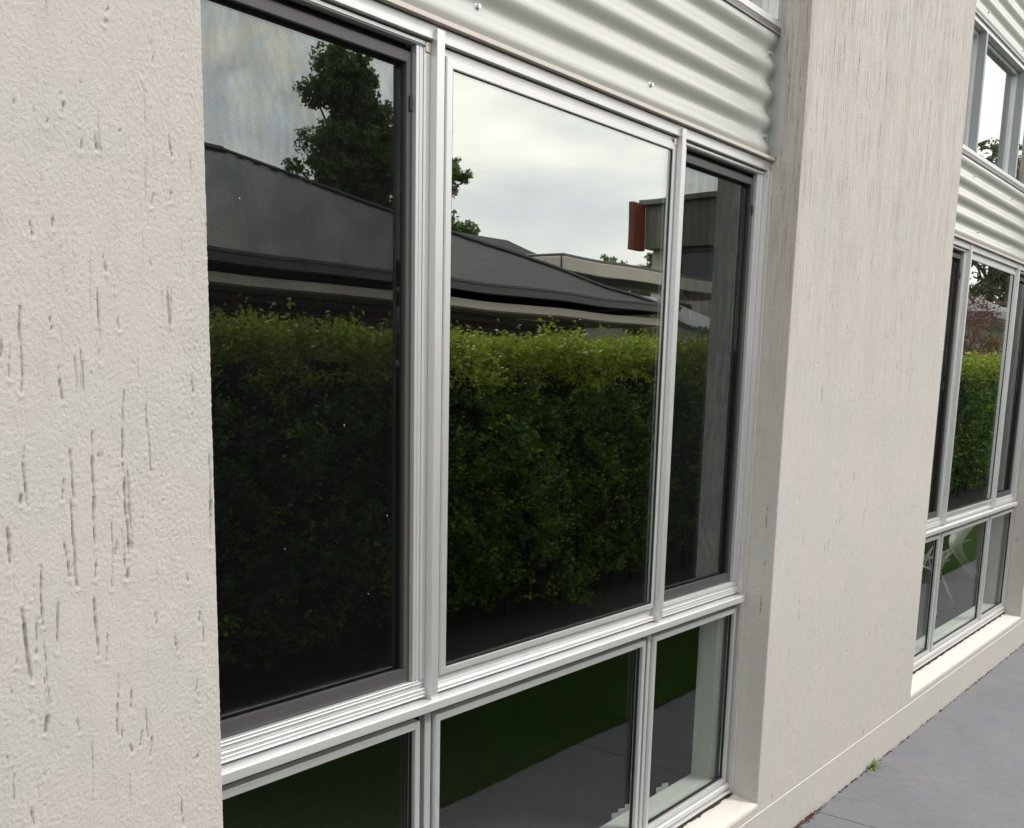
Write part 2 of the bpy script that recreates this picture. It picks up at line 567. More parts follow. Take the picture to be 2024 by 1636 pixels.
# gouges dragged by coarse grit: (x, z top, z bottom, width, depth)
GOUGES = [(0.6553, 1.588, 1.4779, 0.0011, 0.0022), (0.7916, 1.9626, 1.9513, 0.00165, 0.0022), (0.7891, 1.9456, 1.9386, 0.00275, 0.0022), (0.7245, 1.8467, 1.8398, 0.0022, 0.0022),
          (0.727, 1.8377, 1.8193, 0.00138, 0.0022), (0.768, 1.8045, 1.7835, 0.00165, 0.0022), (0.8781, 1.8267, 1.7944, 0.00099, 0.0022), (0.7052, 1.698, 1.68, 0.00138, 0.0022),
          (0.749, 1.8191, 1.8132, 0.00165, 0.0022), (0.7492, 1.7994, 1.7801, 0.00138, 0.0022), (0.7053, 1.8135, 1.8022, 0.0011, 0.0022), (0.8559, 1.9248, 1.907, 0.0011, 0.0022),
          (0.836, 1.8878, 1.8865, 0.0022, 0.0022), (0.7417, 1.4318, 1.2772, 0.00165, 0.0022), (0.7391, 1.2633, 1.2324, 0.00138, 0.0022), (0.7891, 1.4858, 1.3897, 0.00099, 0.0022),
          (0.7886, 1.3896, 1.2574, 0.00165, 0.0022), (0.7944, 1.3861, 1.2632, 0.0011, 0.0022), (0.787, 1.2433, 1.2234, 0.00165, 0.0022), (0.7126, 1.4098, 1.3407, 0.0011, 0.0022),
          (0.7104, 1.344, 1.2229, 0.00165, 0.0022), (0.6504, 1.403, 1.3359, 0.00165, 0.0022), (0.6247, 1.316, 1.2583, 0.00165, 0.0022), (0.6432, 1.3558, 1.3398, 0.00165, 0.0022),
          (0.6991, 1.3713, 1.3417, 0.00165, 0.0022), (0.6983, 1.4053, 1.3994, 0.00165, 0.0022), (0.7697, 1.2819, 1.2583, 0.00165, 0.0022), (0.7001, 1.2971, 1.2378, 0.00138, 0.0022),
          (0.6634, 1.2631, 1.1792, 0.0011, 0.0022), (0.6386, 1.2104, 1.1098, 0.00165, 0.0022), (0.6817, 1.2098, 1.1422, 0.0011, 0.0022), (0.736, 1.2084, 1.1237, 0.00165, 0.0022),
          (0.6531, 1.1946, 1.1408, 0.00088, 0.0022), (0.7632, 1.0962, 1.0027, 0.00099, 0.0022), (0.6594, 1.0621, 1.0348, 0.00248, 0.0022), (0.7041, 1.0468, 1.024, 0.00138, 0.0022),
          (0.797, 1.0053, 0.9779, 0.00165, 0.0022), (0.8118, 0.9913, 0.9587, 0.00138, 0.0022), (0.7804, 0.9885, 0.9736, 0.0022, 0.0022), (0.8891, 0.9444, 0.9322, 0.00165, 0.0022),
          (0.6867, 1.0112, 1.0032, 0.0022, 0.0022), (0.6533, 0.9849, 0.9742, 0.0022, 0.0022), (0.6343, 0.9411, 0.9124, 0.0022, 0.0022), (0.8601, 1.1369, 1.1056, 0.0011, 0.0022),
          (0.9017, 1.1672, 1.1428, 0.0011, 0.0022), (0.9253, 1.4011, 1.2557, 0.0011, 0.0022), (0.9008, 1.506, 1.4776, 0.00138, 0.0022), (0.9273, 1.3345, 1.3081, 0.0011, 0.0022),
          (0.7044, 1.516, 1.4683, 0.0011, 0.0022), (0.6962, 1.5783, 1.5534, 0.0011, 0.0022), (0.6314, 1.5506, 1.5205, 0.00138, 0.0022), (0.6766, 1.6915, 1.6677, 0.0011, 0.0022),
          (0.847, 1.7454, 1.726, 0.0011, 0.0022), (0.8754, 1.7527, 1.7364, 0.0011, 0.0022), (0.7832, 1.0699, 1.033, 0.00082, 0.0022), (0.8606, 0.8949, 0.8342, 0.00088, 0.0022),
          (0.7721, 1.6594, 1.634, 0.0011, 0.0022), (3.167, 0.5977, 0.5486, 0.0013, 0.002), (3.6571, 0.6235, 0.5442, 0.0013, 0.002), (3.1822, 0.8282, 0.7675, 0.0013, 0.002),
          (3.1249, 0.6696, 0.6355, 0.0013, 0.002), (3.0812, 1.8044, 1.6866, 0.0013, 0.002), (3.4164, 2.4763, 2.3884, 0.0013, 0.002), (3.5854, 1.2671, 1.1607, 0.0013, 0.002),
          (4.1287, 0.2408, 0.218, 0.0013, 0.002), (3.4753, 1.9632, 1.837, 0.0013, 0.002), (3.2386, 1.5067, 1.3953, 0.0013, 0.002), (3.0703, 0.2175, 0.1501, 0.0013, 0.002),
          (2.9222, 1.1404, 0.9528, 0.0013, 0.002), (2.9212, 0.9055, 0.7927, 0.0013, 0.002), (2.8988, 2.3954, 2.3413, 0.0013, 0.002), (2.8987, 2.1225, 1.9962, 0.0013, 0.002)]

_g = random.Random(91)
for _ in range(170):                          # finer drag marks, thickest low on the near pier
    gx = _g.uniform(.14, .92)
    zt = 2.1 - 1.75 * _g.random() ** .8
    GOUGES.append((gx, zt, zt - _g.choice((.008, .012, .02, .035, .07)) * _g.uniform(.7, 1.5), _g.uniform(.0007, .0013), _g.uniform(.0008, .0017)))
for _ in range(120):
    gx = _g.uniform(2.97, 4.48)
    zt = _g.uniform(.25, 2.9)
    GOUGES.append((gx, zt, zt - _g.uniform(.008, .05), _g.uniform(.0010, .0016), _g.uniform(.0008, .0014)))

def height(x, z):
    """height of the render surface in metres (positive = proud) and the shade painted into its hollows"""
    h = .00040 * samp(F_stip, x, z) + .00009 * samp(F_coarse, x, z)
    calm = np.clip(.9 + .25 * samp(F_mask, x + .7, z + 1.1), .45, 1.4)
    h = h * calm
    s = samp(F_stroke, x + .004 * samp(F_warp, x, z), z)
    msk = np.clip(samp(F_mask, x, z) * .6 + .35, 0, 1)
    st = np.clip(s - 1.55, 0, 1.2) * msk
    h = h - .0016 * st
    pit = np.clip(samp(F_pit, x, z) - 2.75, 0, 1)
    h = h - .0016 * pit
    dirt = np.clip(st * .6 + pit * 1.0, 0, 1)  # strokes and pits get their shade as colour
    for gx, zt, zb, wd, dp in GOUGES:
        m = (np.abs(x - gx) < .03) & (z > zb - .02) & (z < zt + .02)
        if not m.any(): continue
        xx = x[m]; zz = z[m]
        t = np.clip((zz - zb) / (zt - zb), 0, 1)
        cx = gx + .0007 * samp(F_coarse, xx * 0 + gx, zz * .6) + .004 * (t - .5) * (1 if int(gx * 1000) % 2 else -1)
        w_ = .80 * wd * (.45 + .55 * np.sin(np.pi * np.clip(t * .9 + .05, 0, 1)) ** .5) * (1 + .35 * samp(F_coarse, xx, zz * 1.3))
        w_ = np.maximum(w_, .0004)
        env = np.exp(-((xx - cx) / w_) ** 2) * np.clip((zz - zb) / .004, 0, 1) * np.clip((zt - zz) / .004, 0, 1)
        brk = np.clip(.85 + .35 * samp(F_stip, xx * .2 + gx, zz * .6), .3, 1)
        h[m] -= 1.5 * dp * env * brk
        dirt[m] = np.clip(dirt[m] + 1.0 * env * brk, 0, 1)  # gouge shade painted in along with the depth
        # bead of mortar piled up at the lower end
        b = np.exp(-(((xx - cx) / .0035) ** 2 + ((zz - zb + .002) / .003) ** 2))
        h[m] += .0012 * b
    return h, dirt

def wall_sheet(name, path, us, zs, mat, parent, label=None, groove=None):
    """path: list of (s, x, y, nx, ny) samples; displaced along the normal"""
    P = np.array(path)
    X = P[:, 1][None, :]; Y = P[:, 2][None, :]; NX = P[:, 3][None, :]; NY = P[:, 4][None, :]
    S = P[:, 0][None, :] + 0 * zs[:, None]
    Z = zs[:, None] + 0 * S
    h, dirt = height(S.ravel().copy(), Z.ravel().copy())
    h = h.reshape(S.shape); dirt = dirt.reshape(S.shape)
    lit_joint = np.zeros_like(h)
    if groove is not None:
        g0 = np.exp(-((Z - groove - .0035) / .0016) ** 2)
        g1 = np.exp(-((Z - groove + .0005) / .0017) ** 2)
        keep = 1 - np.clip(g0 + g1, 0, 1) * .8
        h = h * keep - .0030 * g0 + .0010 * g1
        lit_joint = np.clip(g1 * (.75 + .3 * samp(F_coarse, S.ravel(), Z.ravel()).reshape(S.shape) * .5), 0, 1)
        dirt = np.clip(dirt * keep + .25 * g0, 0, 1)  # thin shadow line painted above the joint
    V = np.stack([X + NX * h, Y + NY * h, Z], -1).reshape(-1, 3)
    nu = S.shape[1]; nz = S.shape[0]
    idx = np.arange(nu * nz).reshape(nz, nu)
    Q = np.stack([idx[:-1, :-1], idx[:-1, 1:], idx[1:, 1:], idx[1:, :-1]], -1).reshape(-1, 4)
    return np_mesh(name, V, Q, mat=mat, parent=parent, smooth=True, attrs={'dirt': dirt.ravel(), 'lit_joint': lit_joint.ravel()})

def corner_path(xl, xr, depth, step, left=True, right=True, xsteps=None):
    r = .0035
    pts = []
    s0 = xl
    if left:
        for y in np.arange(depth, r, -step): pts.append((xl - (y - r) - r * 1.57, xl, y, -1, 0))
        for a in np.linspace(0, math.pi / 2, 5):
            pts.append((xl - r * 1.57 * (1 - a / (math.pi / 2)), xl + r - r * math.cos(a), r - r * math.sin(a), -math.cos(a), -math.sin(a)))
    xs = xsteps if xsteps is not None else np.arange(xl + r + step, xr - r, step)
    for x in xs: pts.append((x, x, 0, 0, -1))
    if right:
        for a in np.linspace(math.pi / 2, 0, 5):
            pts.append((xr + r * 1.57 * (1 - a / (math.pi / 2)), xr - r + r * math.cos(a), r - r * math.sin(a), math.cos(a), -math.sin(a)))
        for y in np.arange(r + step, depth, step): pts.append((xr + (y - r) + r * 1.57, xr, y, 1, 0))
    return pts

# ------------------------------------------------------------------ the house
house = empty('rendered_house', (3.5, .1, 0))
tag(house, 'modern house with pale textured render piers, corrugated steel panels and silver framed windows', 'house')
PITCH = 3.567
P1R, P2L, P2R, P3L = .934, 2.957, 4.497, 6.515
WT = 4.4
SILLZ = .1885

xs1 = np.concatenate([np.arange(-2.6, .12, .03), np.arange(.12, P1R - .004, .0017)])
zs1 = np.concatenate([np.arange(SILLZ, .42, .006), np.arange(.42, 2.34, .0026), np.arange(2.34, WT, .04)])
o = wall_sheet('pier', corner_path(-2.6, P1R, .125, .005, left=False, xsteps=xs1), None, zs1, M['render'], house)
o['label'] = 'near pier of pale rough render with long vertical gouges'
zs2 = np.concatenate([np.arange(SILLZ, 3.05, .0038), np.arange(3.05, WT, .04)])
o = wall_sheet('pier', corner_path(P2L, P2R, .125, .0038), None, zs2, M['render'], house)
o['label'] = 'middle pier of rough render with brown weather streaks near the top'
zs3 = np.concatenate([np.arange(SILLZ, 1.5, .008), np.arange(1.5, WT, .05)])
o = wall_sheet('pier', corner_path(P3L, P3L + 1.54, .125, .008), None, zs3, M['render'], house)
o['label'] = 'far pier of rough render at the right edge'
zp = np.unique(np.round(np.concatenate([np.arange(-.06, SILLZ, .005), np.arange(.138, .162, .0009), [SILLZ]]), 5))
xp = np.concatenate([np.arange(-2.6, 1.9, .03), np.arange(1.9, 8.05, .005)])
o = wall_sheet('plinth', [(x, x, 0, 0, -1) for x in xp], None, zp, M['render'], house, groove=.150)
o['label'] = 'low rendered base course with a thin white joint line'

# sills
for k in range(2):
    x0 = (P1R if k == 0 else P2R) - .004
    x1 = (P2L if k == 0 else P3L) + .004
    bm = bmesh.new()
    nx = 80
    rows = [(-.0005, SILLZ - .012), (-.0008, SILLZ - .002), (.002, SILLZ + .0005), (.03, SILLZ + .004), (.06, SILLZ + .0075), (.088, SILLZ + .0105), (.11, SILLZ + .012)]
    vv = []
    for i in range(nx + 1):
        x = x0 + (x1 - x0) * i / nx
        vv.append([bm.verts.new((x, y + (random.uniform(-.0006, .0006) if j in (1, 2) else 0), z + (random.uniform(-.0004, .0004)))) for j, (y, z) in enumerate(rows)])
    for a, b in zip(vv, vv[1:]):
        for j in range(len(rows) - 1):
            bm.faces.new((a[j], b[j], b[j + 1], a[j + 1]))
    o = mesh_obj('window_sill', bm, M['sill'], house, smooth=True)
    o['label'] = 'smooth cream sloping sill below the ' + ('near window' if k == 0 else 'far window')
    # ragged dark mortar gap between sill and frame
    bm = bmesh.new()
    n = 160
    prev = None
    for i in range(n + 1):
        x = x0 + .006 + (x1 - x0 - .012) * i / n
        yy = .084 + .0035 * math.sin(i * .7) * random.random() + random.uniform(-.002, .002)
        p = [bm.verts.new((x, yy, SILLZ + .0108)), bm.verts.new((x, .096, SILLZ + .030)), bm.verts.new((x, .118, SILLZ + .030))]
        if prev:
            bm.faces.new((prev[0], p[0], p[1], prev[1]))
            bm.faces.new((prev[1], p[1], p[2], prev[2]))
        prev = p
    mesh_obj('sill_gap_mortar', bm, M['grime'], house)

# corrugated panels
CP = .0740
def corrugated(x0, x1, z0, z1, label, screws):
    nz = int((z1 - z0) / CP * 16)
    zs = np.linspace(z0, z1, nz)
    nxx = 26
    xs = np.linspace(x0, x1, nxx)
    V = []
    for x in xs:
        dent = .0007 * math.sin(x * 7.3) + .0005 * math.sin(x * 17)
        for z in zs:
            V.append((x, .0925 - .0068 * math.cos(2 * math.pi * (z - 2.463) / CP) + dent * math.sin(z * 9), z))
    idx = np.arange(nxx * nz).reshape(nxx, nz)
    Q = np.stack([idx[:-1, :-1], idx[1:, :-1], idx[1:, 1:], idx[:-1, 1:]], -1).reshape(-1, 4)
    p = np_mesh('corrugated_panel', V, Q, mat=M['corr'], parent=house, smooth=True)
    sm = p.modifiers.new('thickness', 'SOLIDIFY')
    sm.thickness = .0009
    sm.offset = 1
    p['label'] = label
    first = None
    for sx, sz in screws:
        zc = 2.463 - CP / 2 + round((sz - 2.463 + CP / 2) / CP) * CP
        if first is None:
            bm = bmesh.new()
            for r, y0, y1, n in ((.0085, -.0002, -.0020, 16), (.0050, -.0020, -.0078, 6)):
                q = bmesh.ops.create_cone(bm, cap_ends=True, segments=n, radius1=r, radius2=r * .93, depth=abs(y1 - y0),
                                          matrix=Matrix.Translation((0, (y0 + y1) / 2, 0)) @ Matrix.Rotation(math.pi / 2, 4, 'X'))
            first = mesh_obj('screw', bm, M['screw'])
            s = first
        else:
            s = first.copy()
            COL.objects.link(s)
        s.parent = p
        s.location = (sx, .0998, zc)
    return p
sx1 = [1.632, 2.277, 2.9145]
for k in range(2):
    d = PITCH * k
    nm = 'near' if k == 0 else 'far'
    xa, xb = (P1R, P2L) if k == 0 else (P2R, P3L)
    scr = [(a + d, 2.205) for a in (.985, 1.632, 2.277, 2.9145)] + [(a + d, 2.426) for a in (.985, 1.49 + (.04 if k == 0 else 0), 2.17, 2.9145)]
    corrugated(xa + .024, xb - .026, 2.150, 2.4775, 'pale green grey corrugated steel band above the %s window' % nm, scr)
    scr = [(a + d, 3.092) for a in (.985, 1.46, 2.1, 2.9145)] + [(a + d, 3.68) for a in (.985, 1.46, 2.1, 2.9145)]
    corrugated(xa + .024, xb - .026, 3.030, WT, 'corrugated steel sheeting above the upper %s window' % nm, scr)
    for a0, a1, z0, z1 in ((xa + .001, xa + .03, 2.142, 2.4775), (xb - .032, xb - .001, 2.142, 2.4775), (xa + .001, xa + .03, 3.03, WT), (xb - .032, xb - .001, 3.03, WT)):
        box('edge_flashing', (a0, a1, .1035, .106, z0, z1), M['corr'], house, bev=.0005)
    for z0, z1 in ((2.150, 2.4775), (3.03, WT)):
        box('edge_flashing', (xb - .005, xb - .001, .074, .1033, z0, z1), M['corr'], house, bev=.0005)
    boxes('head_flashing', [(xa + .002, xb - .002, .0795, .108, 2.1402, 2.1490)], M['flash'], house, bev=.0006)

# ------------------------------------------------------------------ windows
def ring(x0, x1, z0, z1, y0, y1, wl, wr, wt, wb):
    """four members of a rectangular frame, butted"""
    return [(x0, x0 + wl, y0, y1, z0, z1), (x1 - wr, x1, y0, y1, z0, z1),
            (x0 + wl + .0002, x1 - wr - .0002, y0, y1, z1 - wt, z1), (x0 + wl + .0002, x1 - wr - .0002, y0, y1, z0, z0 + wb)]

def sash(name, x0, x1, z0, z1, y0, y1, wl, wr, wt, wb, mat, parent):
    """frame with mitred corners: 4 members as one mesh with a hair gap at the mitres"""
    bm = bmesh.new()
    b = .0012
    O = [(x0, z0), (x1, z0), (x1, z1), (x0, z1)]
    I = [(x0 + wl, z0 + wb), (x1 - wr, z0 + wb), (x1 - wr, z1 - wt), (x0 + wl, z1 - wt)]
    g = .00015
    for k in range(4):
        a, c = O[k], O[(k + 1) % 4]
        d, f = I[(k + 1) % 4], I[k]
        dx = (c[0] - a[0]); dz = (c[1] - a[1]); ln = math.hypot(dx, dz); dx /= ln; dz /= ln
        q = [(a[0] + dx * g, a[1] + dz * g), (c[0] - dx * g, c[1] - dz * g), (d[0] - dx * g, d[1] - dz * g), (f[0] + dx * g, f[1] + dz * g)]
        fr = [bm.verts.new((p[0], y0, p[1])) for p in q]
        bk = [bm.verts.new((p[0], y1, p[1])) for p in q]
        bm.faces.new(fr)
        bm.faces.new(bk[::-1])
        side = []
        for i in range(4):
            bm.faces.new((fr[i], bk[i], bk[(i + 1) % 4], fr[(i + 1) % 4]))
        es = [e for e in bm.edges if (e.verts[0] in (fr[0], fr[1]) and e.verts[1] in (fr[0], fr[1])) or (e.verts[0] in (fr[2], fr[3]) and e.verts[1] in (fr[2], fr[3]))]
        bmesh.ops.bevel(bm, geom=es, offset=b, segments=2, affect='EDGES')
    bmesh.ops.recalc_face_normals(bm, faces=bm.faces)
    return mesh_obj(name, bm, mat, parent)

def pane(x0, x1, z0, z1, y, parent, th=.005, mat='glass'):
    o = box('glass_pane', (x0, x1, y, y + th, z0, z1), M[mat], parent, bev=0)
    return o

def lower_window(d, label):
    xl = P1R if d == 0 else P2R
    xr = P2L if d == 0 else P3L
    fr = []
    # main frame: head, jambs, base
    fr += [(xl, xr, .092, .125, 2.1130, 2.1378)]
    fr += [(xl, xl + .022, .088, .125, .2235, 2.1125), (xr - .0245, xr - .002, .088, .125, .199, 2.1125)]
    win = boxes('window', fr, M['alu'], house)
    win['label'] = label
    B = lambda name, lst, mat=M['alu'], bev=.0008: boxes(name, [(a + d, b + d, *r) for a, b, *r in lst], mat, win, bev)
    # dark packing behind the frames, seen only through the joints
    xa, xb = xl - d, xr - d
    B('frame_backing', [(xa + .02, 1.466, .1265, .1285, 2.088, 2.112), (1.5, 1.53, .1265, .1285, .88, 2.112), (2.41, 2.45, .1265, .1285, .88, 2.112),
                        (xa + .02, 1.5, .1265, .1285, .865, .905), (2.44, xb - .02, .1265, .1285, .865, .905),
                        (xa + .02, xb - .02, .1195, .1215, .2, .235), (xa + .02, xb - .02, .1225, .1245, .826, .8665)], M['gasket'], 0)
    for a, b in ((1.5044, 1.5256), (2.4190, 2.4380)):
        bm = bmesh.new()
        bx(bm, a + d, b + d, .084, .110, .8626, 2.1308, .0012, 2)
        bx(bm, a + d + .003, b + d - .003, .1102, .124, .8626, 2.112, .0005)
        mesh_obj('mullion', bm, M['alu'], win)
    for a, b in ((1.5075, 1.5262), (2.3985, 2.4155)):
        boxes('mullion', [(a + d, b + d, .103, .121, .222, .8408)], M['alu'], win, .001)
    bm = bmesh.new()
    bx(bm, xl + .0225, xr - .0275, .073, .121, .8413, .8622, .0035, 3)
    mesh_obj('transom', bm, M['alu2'], win, smooth=False)
    # ---- centre light
    B('centre_frame', [(1.5262, 2.4184, .1035, .123, 2.0972, 2.1098), (1.5262, 1.5486, .1045, .123, .899, 2.0966),
                       (2.4172, 2.4186, .1045, .123, .899, 2.0966),
                       (1.5262, 2.4184, .1080, .123, .8812, .8984), (1.5262, 2.4184, .0975, .121, .8676, .8806)], M['alu'])
    B('rail_lip', [(1.5262, 2.4184, .0955, .0972, .8700, .8722), (1.5262, 2.4184, .0955, .0972, .8765, .8785)], M['alu2'], .0004)
    sash('sash', 1.5490 + d, 2.4168 + d, .9008, 2.0960, .1000, .1235, .0182, .0152, .0172, .0148, M['alu'], win)
    sash('glazing_bead', 1.5675 + d, 2.4012 + d, .9160, 2.0784, .1015, .1040, .0016, .0028, .0012, .0065, M['gasket'], win)
    pane(1.5676 + d, 2.4012 + d, .9160, 2.0784, .1045, win)
    # ---- screened side lights
    for a, b in ((xa + .0225, 1.5040), (2.4384, xb - .0265)):
        B('screen_surround', [(a, b, .1015, .124, 2.0992, 2.1092),
                              (b - .0335, b - .016, .1035, .118, .9040, 2.0988), (b - .0155, b, .1010, .122, .9040, 2.0988),
                              (a, a + .0335, .1015, .122, .9040, 2.0988),
                              (a, b, .0975, .124, .8676, .8862), (a, b, .1035, .124, .8868, .9034)], M['alu'])
        B('rail_lip', [(a, b, .0955, .0972, .8695, .8715), (a, b, .0955, .0972, .8772, .8790), (a, b, .1015, .1032, .8955, .8975),
                       (a, b, .0985, .1010, 2.1015, 2.1030),
                       (b - .026, b - .0245, .1020, .1033, .9040, 2.0988)], M['alu2'], .0004)
        s = sash('fly_screen', a + .034 + d, b - .0338 + d + .006, .9048, 2.0868, .1140, .1240, .0215, .0215, .0200, .0275, M['screenframe'], win)
        s['label'] = 'dark grey fly screen frame'
        bm = bmesh.new()
        bm.faces.new([bm.verts.new(p) for p in ((a + .0555 + d, .1185, .9325), (b - .0493 + d, .1185, .9325), (b - .0493 + d, .1185, 2.0666), (a + .0555 + d, .1185, 2.0666))])
        ms = mesh_obj('screen_mesh', bm, M['mesh'], win)
        ms['label'] = 'fine dark fly mesh dulling the reflections'
        sash('sliding_sash', a + .030 + d, b - .026 + d, .890, 2.098, .1262, .1400, .02, .02, .02, .02, M['gasket'], win)
        pane(a + .0502 + d, b - .0462 + d, .9102, 2.0778, .1310, win)
        boxes('screen_latch', [(b - .0425 + d, b - .0365 + d, .1105, .1138, 1.985, 2.012)], M['gasket'], win, .001)
    # ---- lower awning lights
    lows = [(xa + .030, 1.4845), (1.5310, 2.3735), (2.4175, 2.9196 if d == 0 else 2.9196)]
    for a, b in lows:
        sash('awning_sash', a + d, b + d, .2480, .8207, .0940, .1140, .0148, .0152, .0153, .0165, M['alu'], win)
        sash('glazing_bead', a + .0150 + d, b - .0154 + d, .2647, .8052, .1025, .1100, .0022, .0022, .0022, .0060, M['gasket'], win)
        pane(a + .0155 + d, b - .0160 + d, .2655, .8045, .1110, win, mat='clear')
    B('lower_frame', [(xa + .0225, 1.5070, .1145, .122, .8235, .8408), (1.5266, 2.3980, .1145, .122, .8235, .8408), (2.4160, xb - .0255, .1145, .122, .8235, .8408),
                      (xa + .0225, 1.5070, .1085, .1142, .8335, .8362), (1.5266, 2.3980, .1085, .1142, .8335, .8362), (2.4160, xb - .0255, .1085, .1142, .8335, .8362)], M['alu'])
    bm = bmesh.new()
    bx(bm, xl + .0225, xr - .0275, .086, .119, .2265, .2455, .006, 4)
    bx(bm, xl + .0225, xr - .0275, .081, .119, .2150, .2215, .0015, 2)
    mesh_obj('base_rail', bm, M['alu2'], win)
    if d == 0: lint(win)
    # ageing plastic end caps beside the mullions
    for a in (1.5044, 2.4190):
        boxes('end_cap', [(a - .0145 + d, a - .0008 + d, .0985, .1012, 2.0905, 2.1075)], M['cap'], win, .0008)
        boxes('end_cap', [(a - .0145 + d, a - .0008 + d, .0955, .0975, .8680, .8720), (a - .0040 + d, a - .0008 + d, .0955, .0975, .8722, .8860)], M['cap'], win, .0006)
    return win

SPECKS = [(1.30, 1.42, 2.2), (1.36, 1.10, 1.8), (1.41, 1.245, 1.8), (1.08, 1.78, 1.8), (1.16, 1.21, 1.5), (2.80, 1.44, 1.6)]
def lint(parent):
    for x, z, r in SPECKS:
        bm = bmesh.new()
        tube(bm, [(x, .1172, z), (x + .0012 * r * .6, .1170, z + .0004), (x + .0010 * r, .1172, z - .0007 * r)], .00035 * r, 5)
        mesh_obj('lint_fleck', bm, M['plaster'], parent)
    for x0 in (P2L - .0042,):
        box('sealant_bead', (x0, x0 + .0025, .0845, .0885, .21, 2.13), M['cap'], parent, .0008)

lower_window(0.0, 'near three part silver aluminium window with fly screens at both sides')
lower_window(PITCH, 'far three part silver aluminium window past the middle pier')

def upper_window(d, label):
    xl = P1R if d == 0 else P2R
    xr = P2L if d == 0 else P3L
    xa, xb = xl - d, xr - d
    win = boxes('window', [(xl, xr - .002, .088, .15, 2.4985, 2.5165), (xl, xr - .002, .088, .15, 3.004, 3.024),
                           (xl, xl + .02, .088, .15, 2.517, 3.0035), (xr - .030, xr - .002, .088, .15, 2.517, 3.0035)], M['alu'], house, .001)
    win['label'] = label
    B = lambda name, lst, mat=M['alu'], bev=.0008: boxes(name, [(a + d, b + d, *r) for a, b, *r in lst], mat, win, bev)
    B('sill_flashing', [(xa, xb - .004, .086, .12, 2.4808, 2.4962)], M['darkflash'])
    B('sill_flashing', [(xa, xb - .004, .083, .12, 2.4788, 2.4804)], M['alu'])
    ms = (1.427, 2.135)
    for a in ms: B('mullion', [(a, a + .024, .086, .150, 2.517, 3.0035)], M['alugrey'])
    edges = [xa + .02, ms[0], ms[0] + .024, ms[1], ms[1] + .024, xb - .030]
    for i in (0, 2, 4):
        a, b = edges[i] + .0003, edges[i + 1] - .0003
        sash('sash', a + d, b + d, 2.5172, 3.0032, .118, .145, .016, .016, .016, .014, M['alu'], win)
        pane(a + .0165 + d, b - .0165 + d, 2.532, 2.9865, .130, win)
    B('head_flashing', [(xa, xb - .003, .079, .1, 3.0245, 3.0292)], M['alu'])
upper_window(0.0, 'upper window of the near bay, only its lower corner in view')
upper_window(PITCH, 'upper window of the far bay reflecting bright sky')

# ------------------------------------------------------------------ inside of the house (lining, room)
lin = []
for a, b in ((-2.6, .985), (2.893, 4.55), (6.455, 8.05)):
    lin.append((a, b, .1505, .205, .0, 4.3))
for a, b in ((.985, 2.893), (4.55, 6.455)):
    lin += [(a + .0005, b - .0005, .1505, .205, 0, .2255), (a + .0005, b - .0005, .1505, .205, 2.118, 2.492), (a + .0005, b - .0005, .1505, .205, 3.0, 4.3)]
boxes('wall_lining', lin, M['plaster'], house, 0)
for k, (a, b) in enumerate(((.986, 2.8925), (4.551, 6.4545))):
    o = boxes('inner_sill_board', [(a, b, .1225, .2085, .2260, .2560)], M['plaster'], house, .002)
    # narrow linings that close the cavity beside the frames
    for j0, j1 in ((b - .0005, b + .040), (a - .040, a + .0005)):
        box('jamb_lining', (j0, j1, .1410, .1500, .2, 2.118), M['plaster'], house, 0)
bm = bmesh.new()
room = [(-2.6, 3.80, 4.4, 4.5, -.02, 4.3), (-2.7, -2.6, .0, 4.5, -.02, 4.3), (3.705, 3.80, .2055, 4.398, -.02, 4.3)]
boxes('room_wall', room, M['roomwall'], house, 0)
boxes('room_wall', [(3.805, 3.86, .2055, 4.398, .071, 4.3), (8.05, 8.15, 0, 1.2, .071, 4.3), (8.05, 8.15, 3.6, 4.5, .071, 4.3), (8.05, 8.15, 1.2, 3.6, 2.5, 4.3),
                    (3.805, 4.6, 4.4, 4.5, .071, 4.3), (7.6, 8.05, 4.4, 4.5, .071, 4.3), (4.6, 7.6, 4.4, 4.5, 2.6, 4.3)], M['roomwall'], house, 0)  # unseen wall openings added to brighten the far room
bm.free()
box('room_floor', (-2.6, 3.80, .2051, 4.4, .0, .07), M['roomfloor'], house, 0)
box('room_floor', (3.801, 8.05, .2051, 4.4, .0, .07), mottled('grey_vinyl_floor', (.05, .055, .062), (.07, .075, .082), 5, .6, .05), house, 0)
# ceiling with an unseen opening added to bring light into the far room
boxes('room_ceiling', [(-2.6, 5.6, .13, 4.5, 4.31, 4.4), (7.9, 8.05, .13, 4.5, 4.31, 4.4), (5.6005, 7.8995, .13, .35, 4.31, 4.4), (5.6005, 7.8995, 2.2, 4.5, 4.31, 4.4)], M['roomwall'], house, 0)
boxes('parapet', [(-2.7, 5.6, -.01, 4.55, 4.402, 4.55), (7.9, 8.15, -.01, 4.55, 4.402, 4.55), (5.6005, 7.8995, -.01, .35, 4.402, 4.55), (5.6005, 7.8995, 2.2, 4.55, 4.402, 4.55)], M['render'], house, .0)
box('added_roof_light', (5.55, 7.95, .30, 2.25, 4.552, 4.558), M['clear'], house, 0)  # unseen pane over the opening added to light the chair
